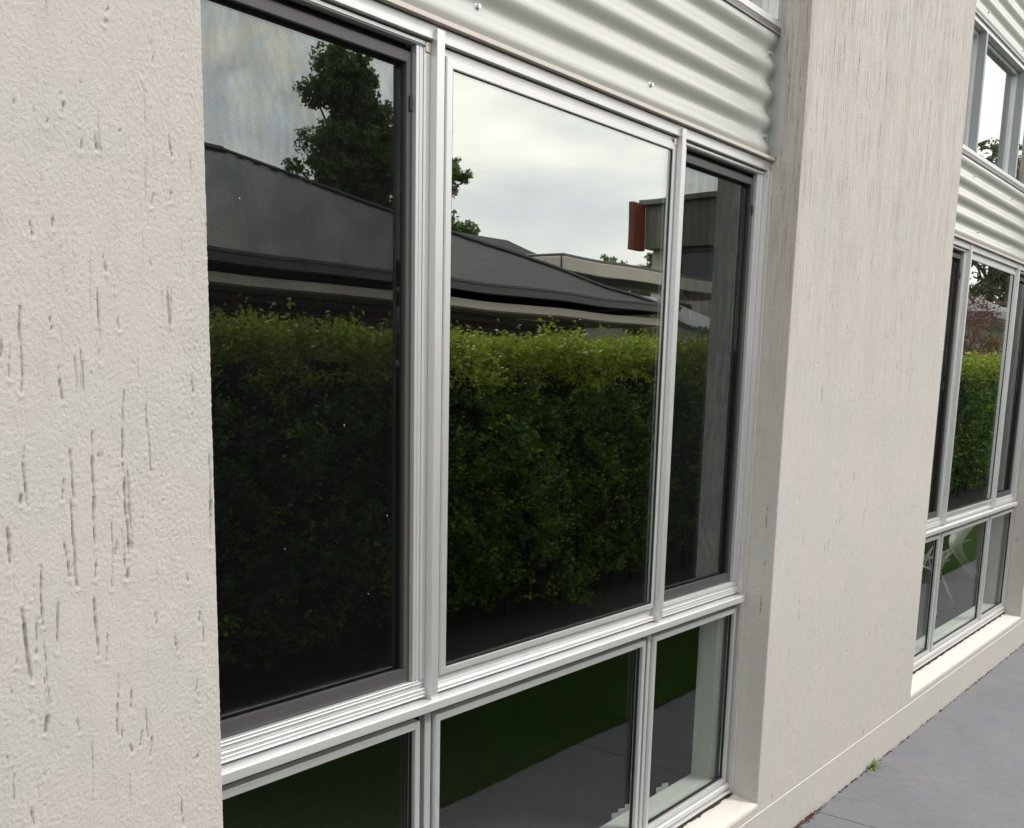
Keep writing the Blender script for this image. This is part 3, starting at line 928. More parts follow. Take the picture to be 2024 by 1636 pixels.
# ------------------------------------------------------------------ ground
def sheet(name, x0, x1, y0, y1, z, mat, parent=None):
    bm = bmesh.new()
    f = bm.faces.new([bm.verts.new(p) for p in ((x0, y0, z), (x1, y0, z), (x1, y1, z), (x0, y1, z))])
    return mesh_obj(name, bm, mat, parent)
tag(sheet('ground', -400, 400, -400, 400, -.062, M['lawnbase']), kind='structure')
path = empty('footpath', (0, 0, 0))
tag(path, kind='structure')
joints = [-5.54, -2.54, .46, 3.46, 6.46, 9.46, 12.46, 15.46, 18.46]
for a, b in zip(joints, joints[1:]):
    # broom-finished slab, edge towards the lawn slightly ragged, edge to the wall uneven
    bm = bmesh.new()
    n = 150 if 3 < b < 12 else 40
    tv, fv, bv, bb = [], [], [], []
    for i in range(n + 1):
        x = a + .0022 + (b - a - .0044) * i / n
        ye = -.795 + .006 * math.sin(x * 5.1) + random.uniform(-.004, .004)
        yw = -.0045 - .0035 * (math.sin(x * 9) * .5 + .5) + random.uniform(-.0022, .0022)
        tv.append(bm.verts.new((x, ye, 0)))
        fv.append(bm.verts.new((x, ye - .003, -.05)))
        bv.append(bm.verts.new((x, yw, 0)))
        bb.append(bm.verts.new((x, yw + .001, -.05)))
    for i in range(n):
        bm.faces.new((tv[i], tv[i + 1], bv[i + 1], bv[i]))
        bm.faces.new((fv[i], fv[i + 1], tv[i + 1], tv[i]))
        bm.faces.new((bv[i], bv[i + 1], bb[i + 1], bb[i]))
    for r in (0, n):
        bm.faces.new((tv[r], bv[r], bb[r], fv[r]))
    bmesh.ops.recalc_face_normals(bm, faces=bm.faces)
    mesh_obj('paving_slab', bm, M['path'], path)
tag(sheet('soil_edge', -5.5, 18.4, -.90, -.02, -.045, M['soil']), kind='structure')

# litter and grit lodged in the joint along the wall
bm = bmesh.new()
r2 = random.Random(3)
for i in range(420):
    x = r2.uniform(2.9, 7.2)
    dens = .5 + .5 * math.sin(x * 11) * math.sin(x * 4.3 + 1)
    if r2.random() > .35 + .5 * dens: continue
    s = r2.uniform(.0015, .0045)
    m = Matrix.Translation((x, -.004 - r2.random() * .006, -.001)) @ Matrix.Rotation(r2.random() * 3, 4, 'Z') @ Matrix.Diagonal((s * r2.uniform(1, 3), s, s * .8, 1))
    bmesh.ops.create_icosphere(bm, subdivisions=1, radius=1, matrix=m)
tag(mesh_obj('grit', bm, M['grime']), 'dark grit and dirt caught in the joint between wall and footpath', 'dirt', kind='stuff')
bm = bmesh.new()
for i in range(150):
    x = r2.gauss(3.36, .075)
    s = r2.uniform(.003, .008)
    m = Matrix.Translation((x, -.006 - abs(r2.gauss(0, .006)), .002 + r2.random() * .004)) @ Matrix.Rotation(r2.random() * 6, 4, Vector((r2.random(), r2.random(), 1))) @ Matrix.Diagonal((s, s * .5, .0009, 1))
    bmesh.ops.create_icosphere(bm, subdivisions=1, radius=1, matrix=m)
tag(mesh_obj('leaf_litter', bm, M['deadleaf']), 'rusty brown leaf crumbs at the foot of the wall beside the path joint', 'leaf litter', kind='stuff')

bm = bmesh.new()
for i in range(20):
    s = r2.uniform(.001, .0026)
    x = r2.uniform(2.8, 7.0)
    m = Matrix.Translation((x, -.02 - abs(r2.gauss(0, .12)), s * .35)) @ Matrix.Rotation(r2.random() * 6, 4, 'Z') @ Matrix.Diagonal((s * r2.uniform(1, 2.4), s, s * .5, 1))
    bmesh.ops.create_icosphere(bm, subdivisions=1, radius=1, matrix=m)
tag(mesh_obj('path_debris', bm, M['deadleaf']), 'scattered brown crumbs lying on the footpath near the wall', 'debris', kind='stuff')

# weed in the joint
def blade(bm, p, d, ln, wd, droop):
    d = Vector(d).normalized()
    side = d.cross(Vector((0, 0, 1)))
    if side.length < .01: side = Vector((1, 0, 0))
    side.normalize()
    pr = None
    for k in range(6):
        t = k / 5
        c = Vector(p) + d * ln * t + Vector((0, 0, -droop * t * t * ln))
        ww = wd * math.sin(math.pi * min(1, .12 + t * .88)) * .5 + .0003
        fold = Vector((0, 0, -.25 * ww))
        q = [bm.verts.new(c - side * ww + fold), bm.verts.new(c), bm.verts.new(c + side * ww + fold)]
        if pr:
            bm.faces.new((pr[0], pr[1], q[1], q[0]))
            bm.faces.new((pr[1], pr[2], q[2], q[1]))
        pr = q
weed = empty('weed', (4.022, -.012, 0))
tag(weed, 'small bright green weed growing from the joint at the foot of the middle pier', 'weed')
for i in range(15):
    bm = bmesh.new()
    a = -math.pi * (.02 + .96 * i / 14) + r2.uniform(-.15, .15)
    up = r2.uniform(.25, 1.6) if i % 3 else 2.6
    blade(bm, (4.022, -.012, .001), (math.cos(a), math.sin(a), up), r2.uniform(.045, .078), r2.uniform(.008, .012), r2.uniform(.2, .5))
    mesh_obj('leaf', bm, M['weed'], weed)

# lawn blades
def grass_patch(name, n, xr, yr, h, wd):
    x = rng.uniform(*xr, n); y = rng.uniform(*yr, n)
    a = rng.uniform(0, 2 * math.pi, n); hh = h * rng.uniform(.5, 1.1, n)
    lx = rng.normal(0, .35, n) * hh; ly = rng.normal(0, .35, n) * hh
    b = np.stack([x, y, np.full(n, -.055)], -1)
    s = np.stack([np.cos(a) * wd, np.sin(a) * wd, 0 * a], -1)
    t = b + np.stack([lx, ly, hh], -1)
    m = (b + t) / 2 + s * .35
    V = np.stack([b - s, b + s, m + s * .5, t], 1).reshape(-1, 3)
    Q = np.arange(4 * n).reshape(-1, 4)
    return np_mesh(name, V, Q, mat=M['grass'])
o = grass_patch('lawn', 150000, (1.2, 9.5), (-1.99, -.86), .062, .0035)
tag(o, 'short dark green lawn between footpath and hedge, seen in the glass', 'grass', kind='stuff')
o = grass_patch('lawn', 60000, (9.5, 24), (-1.99, -.86), .065, .007)
tag(o, 'far strip of lawn beside the hedge, seen in the far glass', 'grass', kind='stuff')

# ------------------------------------------------------------------ foliage
def leaves(name, C, size, mat, parent=None, up=.3, outn=None, smin=.6, asp=.55):
    n = len(C)
    nrm = rng.normal(0, 1, (n, 3)); nrm[:, 2] += up
    if outn is not None: nrm += outn
    nrm /= np.linalg.norm(nrm, axis=1)[:, None]
    t = rng.normal(0, 1, (n, 3))
    t -= (t * nrm).sum(1)[:, None] * nrm
    t /= np.linalg.norm(t, axis=1)[:, None]
    b = np.cross(nrm, t)
    s = (size * rng.uniform(smin, 1.25, n))[:, None]
    V = np.stack([C - t * s * .5, C + b * s * asp * .5 - t * s * .05 + nrm * s * .08, C + t * s * .5, C - b * s * asp * .5 - t * s * .05 + nrm * s * .08], 1).reshape(-1, 3)
    return np_mesh(name, V, np.arange(4 * n).reshape(-1, 4), mat=mat, parent=parent)

def wob(x, f, s):
    r = np.random.default_rng(s)
    o = 0
    for k in range(5):
        o = o + np.sin(x * f * (1.6 ** k) + r.uniform(0, 6)) / (1.35 ** k)
    return o / 2.5

hedge = empty('hedge', (9, -2.7, 0))
tag(hedge, 'tall clipped green hedge along the lawn, reflected in every window', 'hedge')
def hedge_front(x, z):
    return -2.33 + .11 * wob(x * 1.0 + z * .7, 3.1, 1) + .09 * wob(z * 1.3 - x * .5, 4.3, 2) + .05 * wob(x * 2.1 + z * 2.9, 5.0, 8)
def hedge_top(x):
    return 1.655 + .035 * wob(x, 1.1, 3) + .011 * np.maximum(x - 4, 0)
def hedge_leaves(x0, x1, sprigs_m2, per, size, name, seed):
    L = x1 - x0
    out = []; nn = []
    n = int(L * 1.7 * sprigs_m2)
    x = rng.uniform(x0, x1, n); z = rng.uniform(.02, 1.68, n)
    zb = .10 + .09 * wob(x, 2.3, 5)
    keep = z > zb
    x, z = x[keep], z[keep]
    pk = np.clip(wob(x * 3.1 + 2 * wob(z, 3, 31), 2.6, 21) * wob(z * 3.3 + wob(x, 2.2, 32), 2.4, 22) + .15 * wob(x * 9 + z * 7, 2.0, 23), 0, .8)
    y = hedge_front(x, z) - np.abs(rng.normal(0, .08, len(x))) - .42 * pk - .05 * np.clip(.9 - z, 0, 1)
    thin = rng.random(len(x)) > .75 * np.clip(pk * 2.2, 0, 1) + .28 * np.clip(.8 - z, 0, .8)
    x, y, z = x[thin], y[thin], z[thin]
    P = np.stack([x, y, z], -1)
    D = np.stack([rng.normal(0, .5, len(x)), rng.uniform(.1, 1.0, len(x)), rng.uniform(.1, 1.1, len(x))], -1)
    def grow(P, D, nm, mt):
        t = rng.random((len(P), per))
        C = P[:, None, :] + D[:, None, :] * t[..., None] * .085 + rng.normal(0, size * .55, (len(P), per, 3))
        return leaves(nm, C.reshape(-1, 3), size, mt, hedge, up=.7, smin=.5, asp=.6)
    lit = (P[:, 2] > hedge_top(P[:, 0]) - .20 - .1 * rng.random(len(P))) | (rng.random(len(P)) < .10)  # top and stray sprigs take the lit leaf colour, the face the shaded
    grow(P[~lit], D[~lit], name, M['shadeleaf'])
    P, D = P[lit], D[lit]
    # top
    n = int(L * .85 * sprigs_m2 * 1.35)
    x = rng.uniform(x0, x1, n); yy = rng.uniform(-3.15, -2.28, n)
    zt = hedge_top(x) + .025 * wob(yy * 3 + x * 2, 3.0, 6) - np.abs(rng.normal(0, .05, n))
    P = np.concatenate([P, np.stack([x, yy, zt], -1)])
    D = np.concatenate([D, np.stack([rng.normal(0, .4, n), rng.normal(.1, .4, n), rng.uniform(.5, 1.4, n)], -1)])
    # shoots that stand up out of the clipped top
    n = int(L * 22)
    x = rng.uniform(x0, x1, n); yy = rng.uniform(-2.9, -2.28, n)
    tall = rng.random(n) < np.clip(.35 + .5 * wob(x, 2.7, 9), .05, .8)
    D2 = np.stack([rng.normal(0, .25, n), rng.normal(0, .25, n), np.where(tall, 2.2, 1.1)], -1)
    P = np.concatenate([P, np.stack([x, yy, hedge_top(x)], -1)])
    D = np.concatenate([D, D2])
    grow(P, D, 'lit_growth', M['hedge'])
bed = sheet('garden_bed', -3.5, 26, -3.3, -1.97, -.040, mottled('dark_mulch', (.008, .007, .006), (.02, .017, .013), 50, 1, .8, 150, .01))
tag(bed, kind='structure')
hedge_leaves(2.3, 7.6, 560, 13, .030, 'foliage', 1)
hedge_leaves(7.6, 26, 110, 12, .058, 'foliage', 2)
hedge_leaves(-3.5, 2.3, 110, 10, .05, 'foliage', 3)
# dark woody inside
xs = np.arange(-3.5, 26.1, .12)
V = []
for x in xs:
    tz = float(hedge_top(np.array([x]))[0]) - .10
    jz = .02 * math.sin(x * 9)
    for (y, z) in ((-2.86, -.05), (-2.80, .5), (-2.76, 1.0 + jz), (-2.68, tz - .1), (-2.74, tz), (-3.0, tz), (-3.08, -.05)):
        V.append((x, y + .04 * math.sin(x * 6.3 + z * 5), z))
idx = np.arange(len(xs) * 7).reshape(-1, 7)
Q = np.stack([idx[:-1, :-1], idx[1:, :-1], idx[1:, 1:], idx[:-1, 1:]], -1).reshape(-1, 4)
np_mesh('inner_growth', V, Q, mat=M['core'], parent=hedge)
bm = bmesh.new()
for i in range(120):
    x = -3.4 + i * .245 + random.uniform(-.06, .06)
    yb = -2.62 + random.uniform(-.12, .1)
    tube(bm, [(x, yb, -.06), (x + random.uniform(-.05, .05), yb + .02, .25), (x + random.uniform(-.12, .12), yb + .05, .7)], [.016, .013, .008], 6)
o = mesh_obj('hedge_stems', bm, mottled('dark_hedge_bark', (.015, .012, .010), (.03, .025, .02), 20, 1, .5), hedge)
o['kind'] = 'stuff'

def tree(name, label, cat, loc, clusters, size, mat, trunk, limbs=True, n_per=900, group=None, seed=1):
    """clusters: (dx, dy, z, radius, density)"""
    r = random.Random(seed)
    t = empty(name, loc)
    tag(t, label, cat, group)
    x0, y0 = loc[0], loc[1]
    th, tr = trunk
    bm = bmesh.new()
    tube(bm, [(x0, y0, -.06), (x0 + .05, y0, th * .35), (x0 - .04, y0 + .03, th * .7), (x0 + .03, y0, th)], [tr, tr * .8, tr * .6, tr * .35], 9)
    mesh_obj('trunk', bm, M['bark'], t, smooth=True)
    if limbs:
        for (dx, dy, z, rad, de) in clusters:
            bm = bmesh.new()
            zb = min(th * .95, max(th * .3, z - 1.4 - r.random()))
            a = Vector((x0, y0, zb)); b = Vector((x0 + dx, y0 + dy, z))
            mdl = (a + b) / 2 + Vector((r.uniform(-.2, .2), r.uniform(-.2, .2), r.uniform(.0, .3)))
            tube(bm, [a, mdl, b], [tr * .35, tr * .2, tr * .06], 6)
            mesh_obj('limb', bm, M['bark'], t, smooth=True)
    C = []
    for (dx, dy, z, rad, de) in clusters:
        n = int(n_per * de)
        g = rng.normal(0, 1, (n, 3))
        g /= np.linalg.norm(g, axis=1)[:, None]
        g *= (rng.random(n) ** .45)[:, None] * rad * np.array([1, 1, .8])
        # small sprigs within the cluster leave gaps between them
        k = max(6, n // 18)
        cen = g[:k]
        pick = rng.integers(0, k, n)
        g = cen[pick] + rng.normal(0, rad * .13, (n, 3))
        C.append(g + np.array([x0 + dx, y0 + dy, z]))
    leaves('crown', np.concatenate(C), size, mat, t, up=.5)
    return t

def crown(seed, zs, f, n, spread_r, dens=1.0):
    """clusters inside a profile: f(z) = half width"""
    r = random.Random(seed)
    out = []
    for i in range(n):
        z = zs[0] + (zs[1] - zs[0]) * (i + r.random()) / n
        hw = f(z)
        a = r.uniform(0, 2 * math.pi)
        q = hw * math.sqrt(r.random()) * .9
        out.append((q * math.cos(a), q * math.sin(a), z, spread_r * r.uniform(.7, 1.2), dens))
    return out
rt = random.Random(17)
TX, TY = 17.2, -16.2
def blob(x0, x1, z0, z1, n, rad, den):
    out = []
    while len(out) < n:
        u, v = rt.uniform(-1, 1), rt.uniform(-1, 1)
        if u * u + v * v > 1: continue
        x = (x0 + x1) / 2 + u * (x1 - x0) / 2
        z = (z0 + z1) / 2 + v * (z1 - z0) / 2
        out.append((x - TX, rt.uniform(-.5, .5), z, rad * rt.uniform(.75, 1.2), den))
    return out
cl = blob(16.1, 16.95, 7.0, 8.15, 14, .38, 1.1)
cl += blob(15.95, 17.9, 5.2, 7.5, 34, .44, .8)
cl += blob(16.2, 19.3, 4.1, 6.3, 32, .46, .55)
cl += blob(15.45, 16.1, 4.9, 6.0, 7, .26, .30)
cl += blob(17.4, 18.6, 6.4, 7.5, 8, .34, .40)
cl += blob(18.6, 20.2, 5.2, 7.6, 16, .34, .38)
cl += blob(19.3, 21.2, 4.5, 5.4, 14, .30, .35)
cl += blob(19.6, 20.6, 6.0, 6.7, 7, .26, .40)
tree('tall_tree', 'tall leafy green tree rising behind the dark roofed brick house', 'tree', (TX, TY, 0), cl, .105, M['tree'], (6.0, .17), n_per=900, seed=2)
cl = crown(9, (4.6, 10.2), lambda z: 3.6 - .2 * (z - 5), 46, .95, 1.0)
tree('gum_tree', 'tall gum tree with thin dark foliage against the sky, seen in the far windows', 'tree', (45.0, -9.8, 0), cl, .20, M['gum'], (7.5, .22), n_per=300, seed=3)
cl = crown(12, (1.6, 3.1), lambda z: 1.1, 22, .38, 1.0)
tree('plum_tree', 'dark red leaved plum tree behind the far end of the hedge', 'tree', (21.7, -4.3, 0), cl, .07, M['purple'], (2.2, .06), n_per=150, seed=4)
cl = crown(13, (.9, 2.5), lambda z: .8, 14, .4, 1.0)
tree('shrub', 'olive green shrub beside the plum tree behind the hedge', 'shrub', (23.6, -4.2, 0), cl, .06, M['olive'], (1.5, .04), n_per=400, seed=5)
cl = crown(14, (1.3, 2.75), lambda z: .55, 14, .35, 1.0)
tree('shrub', 'yellow green shrub at the corner of the brick house', 'shrub', (14.7, -7.2, 0), cl, .055, M['olive'], (1.8, .04), n_per=420, seed=6)
cl = crown(15, (.8, 2.1), lambda z: .7, 14, .35, 1.0)
tree('shrub', 'dark leafy shrub between brick house and garden shed', 'shrub', (13.3, -6.1, 0), cl, .06, M['tree'], (1.3, .04), n_per=420, seed=7)
for i, (tx, ty, hh) in enumerate([(39.6, -24.2, 6.0), (41.6, -24.8, 6.9), (43.6, -24, 7.4)]):
    cl = crown(20 + i, (4.0, hh - .3), lambda z: 1.1, 18, .5, 1.0)
    tree('distant_tree', ['leftmost and lowest of the three rounded trees beyond the carport roof', 'middle one of the three rounded trees beyond the carport roof', 'rightmost of the three rounded trees, partly behind the two storey house'][i],
         'tree', (tx, ty, 0), cl, .16, M['tree'], (4.2, .15), n_per=300, group='rounded trees beyond the carport roof', seed=30 + i)

# ------------------------------------------------------------------ brick house across the hedge
bh = empty('brick_house', (4, -10, 0))
tag(bh, 'single storey dark brick house with charcoal hip roof, reflected above the hedge', 'house')
EX1, EY = 13.04, -6.0
ZE = 2.47
RUN = 4.21
SL = 1.80 / RUN
EX0 = -6.0
wall_b = box('wall', (EX0 + .7, 12.0, -13.8, -6.65, -.06, 2.20), M['mortar'], bh, 0)
bm = bmesh.new()
bx(bm, -.115, .115, -.04, .012, -.038, .038, .002)
brick0 = None
row = 0
z = 1.575
while z < 2.17:
    off = .12 if row % 2 else 0
    x = 4.5 + off
    while x < 11.88:
        if brick0 is None:
            brick0 = mesh_obj('brick', bm, M['brick'])
            b = brick0
        else:
            b = brick0.copy()
            COL.objects.link(b)
        b.parent = wall_b
        b.matrix_basis = Matrix.Translation((x, -6.65 + random.uniform(-.002, .001), z))
        x += .240
    z += .0865
    row += 1
# hip roof with corrugated ribs running up the slope
def roof_z(y): return ZE + (EY - y) * SL
V = []; Q = []
cols = np.arange(EX0, EX1 + .001, .0254)
prev = None
for x in cols:
    run = min(RUN, EX1 - x, x - EX0)
    dz = .005 * math.cos(2 * math.pi * x / .1524)
    yt = EY - max(run, .0)
    base = len(V)
    V += [(x, EY, ZE + dz), (x, (EY + yt) / 2, (ZE + roof_z(yt)) / 2 + dz), (x, yt, roof_z(yt) + dz)]
    if prev is not None:
        Q += [(prev, base, base + 1, prev + 1), (prev + 1, base + 1, base + 2, prev + 2)]
    prev = base
o = np_mesh('roof', V, Q, mat=M['roofsteel'], parent=bh)
YR = EY - RUN
ZR = roof_z(YR)
bm = bmesh.new()
v = [bm.verts.new(p) for p in ((EX1, EY, ZE), (EX1, YR - RUN, ZE), (EX1 - RUN, YR, ZR), (EX0 + RUN, YR, ZR), (EX0, YR - RUN, ZE), (EX0, EY, ZE))]
bm.faces.new((v[0], v[1], v[2]))
bm.faces.new((v[1], v[4], v[3], v[2]))
bm.faces.new((v[4], v[5], v[3]))
mesh_obj('roof', bm, M['roofsteel'], bh)
bm = bmesh.new()
tube(bm, [(EX1 + .02, EY + .02, ZE + .01), (EX1 - RUN, YR, ZR + .03)], .028, 6)
tube(bm, [(EX1 - RUN, YR, ZR + .03), (EX0 + RUN, YR, ZR + .03)], .045, 6)
mesh_obj('ridge_cap', bm, M['gutter'], bh)
boxes('gutter', [(EX0 - .1, EX1 + .1, EY + .005, EY + .105, 2.385, 2.50), (EX0 - .1, EX1 + .1, EY + .106, EY + .118, 2.470, 2.505),
                 (EX1 + .005, EX1 + .105, YR - RUN, EY + .003, 2.385, 2.50)], M['gutter'], bh, .006)
boxes('fascia', [(EX0 - .05, EX1 + .02, EY - .045, EY - .002, 2.222, 2.31), (EX1 - .025, EX1 + .004, YR - RUN, EY - .046, 2.222, 2.31)], M['soffit'], bh, 0)
box('soffit', (EX0, EX1, -6.645, EY - .046, 2.208, 2.221), M['soffit'], bh, 0)
box('soffit', (12.002, EX1, YR - RUN, -6.646, 2.208, 2.221), M['soffit'], bh, 0)
# rear wing with a small gable end that shows over the hip
bm = bmesh.new()
v = [bm.verts.new(p) for p in ((13.6, -10.5, 3.25), (18.9, -10.5, 3.25), (18.9, -13.9, 3.25), (13.6, -13.9, 3.25), (13.9, -12.0, 4.18), (16.98, -12.0, 4.18))]
bm.faces.new((v[0], v[1], v[5], v[4])); bm.faces.new((v[1], v[2], v[5])); bm.faces.new((v[2], v[3], v[4], v[5])); bm.faces.new((v[3], v[0], v[4]))
mesh_obj('rear_roof', bm, M['roofsteel'], bh)
box('rear_wing', (13.9, 18.5, -13.6, -12.05, -.06, 3.2), M['mortar'], bh, 0)

# ------------------------------------------------------------------ flat roofed modern house behind, with rust red fin
fh = empty('flat_roofed_house', (24, -12, 0))
tag(fh, 'two storey flat roofed house with grey box upper floor and rust red end panel', 'house')
bm = bmesh.new()
bx(bm, 22.3, 30, -12.0, -6.9, 4.55, 5.55, .01)
bx(bm, 22.15, 30.1, -12.1, -6.8, 5.56, 5.68, .01)
mesh_obj('upper_floor', bm, M['clad'], fh)
bm = bmesh.new()
for k in range(24):
    y = -11.9 + k * .205
    bx(bm, 22.285, 22.299, y, y + .012, 4.57, 5.54, 0)
o = mesh_obj('cladding_batten', bm, M['clad'], fh)
o['kind'] = 'stuff'
boxes('red_panel', [(21.72, 22.284, -12.14, -11.98, 4.50, 5.58)], M['red'], fh, .01)
box('ground_floor', (22.7, 30, -12.0, -7.1, -.06, 4.54), M['cream'], fh, .01)
for k in range(2):
    y0 = -11.1 + k * 2.0
    f = boxes('window', [(22.63, 22.698, y0 - .05, y0 + 1.45, 3.45, 3.5), (22.63, 22.698, y0 - .05, y0 + 1.45, 4.44, 4.49), (22.63, 22.698, y0 - .05, y0, 3.5, 4.44), (22.63, 22.698, y0 + 1.4, y0 + 1.45, 3.5, 4.44)], M['gutter'], fh, 0)
    box('window_pane', (22.66, 22.697, y0 + .001, y0 + 1.399, 3.501, 4.439), M['darkglass'], f, 0)
fl = empty('carport', (18, -9, 0))
tag(fl, 'flat carport roof with cream fascia and dark gutter in front of the two storey house', 'carport')
box('roof', (13.6, 22.1, -10.45, -8.2, 3.30, 3.40), M['gutter'], fl, .01)
box('fascia', (13.55, 22.2, -8.19, -8.13, 3.13, 3.34), M['soffit'], fl, .01)
box('fascia', (13.50, 13.545, -10.4, -8.2, 3.13, 3.34), M['soffit'], fl, .01)
for px in (17.1, 21.9):
    box('post', (px, px + .1, -8.4, -8.3, -.06, 3.12), M['cream'], fl, .003)
box('back_wall', (15.3, 21.8, -10.4, -10.3, -.06, 3.2), M['cream'], fl, 0)

shed = empty('garden_shed', (15.7, -7.3, 0))
tag(shed, 'small garden shed with pale corrugated roof, pale wall and green door', 'shed')
V = []; Q = []; prev = None
for x in np.arange(14.75, 16.65, .0254):
    dz = .012 * math.cos(2 * math.pi * x / .1016)
    b = len(V)
    V += [(x, -6.5, 2.33 + dz), (x, -7.9, 2.86 + dz)]
    if prev is not None: Q.append((prev, b, b + 1, prev + 1))
    prev = b
np_mesh('roof', V, Q, mat=M['shedroof'], parent=shed)
box('wall', (14.9, 16.5, -7.8, -6.7, -.06, 2.32), M['cream'], shed, 0)
dr = box('door', (15.75, 16.35, -6.698, -6.66, 0, 2.05), M['green'], shed, .003)
box('handle', (15.80, 15.82, -6.658, -6.62, .9, 1.05), M['chrome'], dr, .002)

h2 = empty('cream_house', (28, -7, 0))
tag(h2, 'cream walled house with grey hip roof beyond the plum tree, seen in the far window', 'house')
box('wall', (26.3, 34, -12, -5.6, -.06, 2.95), M['cream'], h2, 0)
bm = bmesh.new()
a = [bm.verts.new(p) for p in ((24.9, -4.7, 3.12), (35, -4.7, 3.12), (35, -13, 3.12), (24.9, -13, 3.12), (28.8, -8.8, 4.7), (31, -8.8, 4.7))]
for f in ((0, 1, 5, 4), (1, 2, 5), (2, 3, 4, 5), (3, 0, 4)): bm.faces.new([a[i] for i in f])
mesh_obj('roof', bm, mottled('grey_roof_tiles', (.17, .175, .185), (.22, .225, .235), 6, .6, .1), h2)
boxes('gutter', [(24.85, 35, -4.7, -4.6, 3.0, 3.12), (24.8, 24.9, -13, -4.705, 3.0, 3.12)], M['gutter'], h2, 0)
box('soffit', (24.9, 35, -5.6, -4.7, 2.955, 2.99), M['soffit'], h2, 0)

# ------------------------------------------------------------------ things inside the rooms
rb = empty('roller_blind', (2.66, .185, 2.08))
tag(rb, 'rolled up grey roller blind with bead chain behind the near right fly screen', 'roller blind')
bm = bmesh.new()
tube(bm, [(2.46, .178, 2.072), (2.86, .178, 2.072)], .021, 14)
mesh_obj('roller', bm, M['blind'], rb, smooth=True)
box('blind_fabric', (2.47, 2.85, .1565, .1575, 2.035, 2.072), M['blind'], rb, 0)
bm = bmesh.new()
pts = []
zz = .985
while zz < 2.06:
    pts += [(2.868, .176, zz), (2.868, .196, zz)]
    zz += .0062
for k in range(9):
    a = math.pi * k / 8
    pts.append((2.868, .186 - .010 * math.cos(a), .985 - .010 * math.sin(a)))
for p in pts:
    bmesh.ops.create_icosphere(bm, subdivisions=1, radius=.0026, matrix=Matrix.Translation(p))
mesh_obj('bead_chain', bm, M['plaster'], rb)

# pleated paper stacks standing behind the lower sashes
for i, (px, py, n) in enumerate(((2.685, .212, 2), (2.43, .212, 3))):
    bm = bmesh.new()
    pr = None
    for k in range(2 * n + 1):
        x = px + k * .018
        y = py + (.012 if k % 2 else 0)
        h = .2615 + .0008 * k
        q = [bm.verts.new((x, y, .071)), bm.verts.new((x, y, h))]
        if pr: bm.faces.new((pr[0], q[0], q[1], pr[1]))
        pr = q
    o = mesh_obj('pleated_card', bm, M['paper'])
    sm = o.modifiers.new('thickness', 'SOLIDIFY'); sm.thickness = .0012
    tag(o, 'white pleated card standing behind the lower right pane of the near window' if i == 0 else 'white pleated card standing behind the lower middle pane of the near window', 'card', 'pleated cards inside the near window')

# wire based shell chair behind the far lower pane
ch = empty('wire_chair', (6.95, .72, .07))
tag(ch, 'white moulded shell chair on a bright wire base behind the far lower pane', 'chair')
bm = bmesh.new()
prof = [(7.42, .155), (7.28, .235), (7.14, .315), (7.02, .385), (6.955, .440), (6.945, .480), (6.975, .515), (7.06, .550), (7.20, .590), (7.34, .625), (7.44, .645)]
rows = []
for (x, z) in prof:
    x = 7.195 + (x - 6.945) * 1.35
    rows.append([bm.verts.new((x + a_, .53 + b_, z + c_)) for a_, b_, c_ in ((0, 0, 0), (-.03, .008, .004), (-.06, .022, .008), (-.055, .050, .010), (.02, .085, .010), (.12, .12, .010))])
for a, b in zip(rows, rows[1:]):
    for j in range(5): bm.faces.new((a[j], a[j + 1], b[j + 1], b[j]))
bmesh.ops.recalc_face_normals(bm, faces=bm.faces)
o = mesh_obj('shell', bm, M['chairshell'], ch, smooth=True)
sm = o.modifiers.new('thickness', 'SOLIDIFY'); sm.thickness = .009; sm.offset = 0
ss = o.modifiers.new('smooth', 'SUBSURF'); ss.levels = 1; ss.render_levels = 2
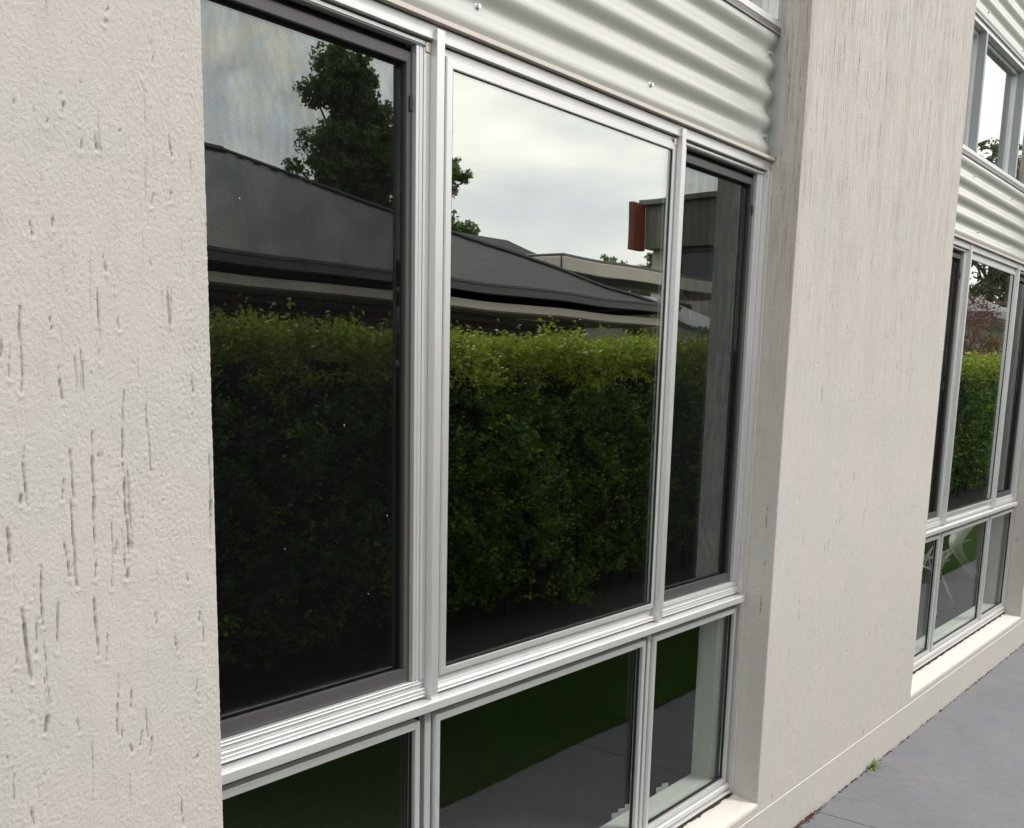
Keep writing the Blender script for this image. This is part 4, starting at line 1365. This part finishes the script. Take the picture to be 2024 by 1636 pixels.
# grey side wing, the outside of the bucket
bm = bmesh.new()
fan = [(7.207 + (x - 6.945) * 1.35, .534, z - .002) for i, (x, z) in enumerate(prof)]
cz = bm.verts.new((7.95, .545, .40))
vs = [bm.verts.new(p) for p in fan]
for a, b in zip(vs, vs[1:]): bm.faces.new((cz, a, b))
o = mesh_obj('shell_side', bm, mottled('shell_back_grey', (.24, .23, .22), (.28, .27, .26), 8, .5, .0), ch, smooth=False)
sm = o.modifiers.new('thickness', 'SOLIDIFY'); sm.thickness = .006
def rod(pts, r=.0062):
    pts = [(6.50 + (x - 5.82) * 1.02, y + .07, z) for x, y, z in pts]
    bm = bmesh.new()
    tube(bm, pts, r, 7)
    return mesh_obj('wire', bm, M['wire'], ch, smooth=True)
Tp = .47
feet = [(6.02, .45), (6.35, .43), (6.08, .80), (6.45, .78)]
hub = [(6.22, .56), (6.36, .56), (6.24, .68), (6.38, .68)]
for (fx, fy), (hx, hy) in zip(feet, hub):
    rod([(fx, fy, .085), (fx + (hx - fx) * .45, fy + (hy - fy) * .5, .20), (hx, hy, .33), (hx + (hx - 6.3) * .9, hy + (hy - .62) * .9, .455)])
    rod([(fx + .004, fy, .085), (fx + (hx - fx) * .5 + .03, fy + (hy - fy) * .5, .19), (hx + .05, hy, .30), (6.62, hy, .42)], .0048)
    bm = bmesh.new()
    fx2 = 6.50 + (fx - 5.82) * 1.02
    tube(bm, [(fx2, fy + .07, .0705), (fx2, fy + .07, .088)], [.011, .007], 8)
    mesh_obj('foot', bm, M['foot'], ch)
rod([(5.82, .44, .475), (6.1, .44, .49), (6.45, .44, .505), (6.62, .44, .50)])
rod([(5.86, .80, .47), (6.2, .80, .485), (6.62, .80, .49)])
rod([(5.82, .44, .475), (5.84, .62, .47), (5.86, .80, .47)])
rod([(6.22, .56, .33), (5.92, .50, .455)], .0048); rod([(6.24, .68, .33), (5.95, .78, .455)], .0048)
rod([(6.36, .56, .33), (6.60, .50, .47)], .0048); rod([(6.38, .68, .33), (6.6, .76, .46)], .0048)
rod([(6.22, .56, .33), (6.38, .68, .33)], .0048); rod([(6.36, .56, .33), (6.24, .68, .33)], .0048)
rod([(6.05, .44, .488), (6.30, .60, .40), (6.10, .80, .48)], .0048)
for k in range(3): rod([(6.0, .45 + k * .01, .30 + .02 * k), (6.3, .56, .335 - .01 * k), (6.62, .56 + .02 * k, .35 + .02 * k)], .004)
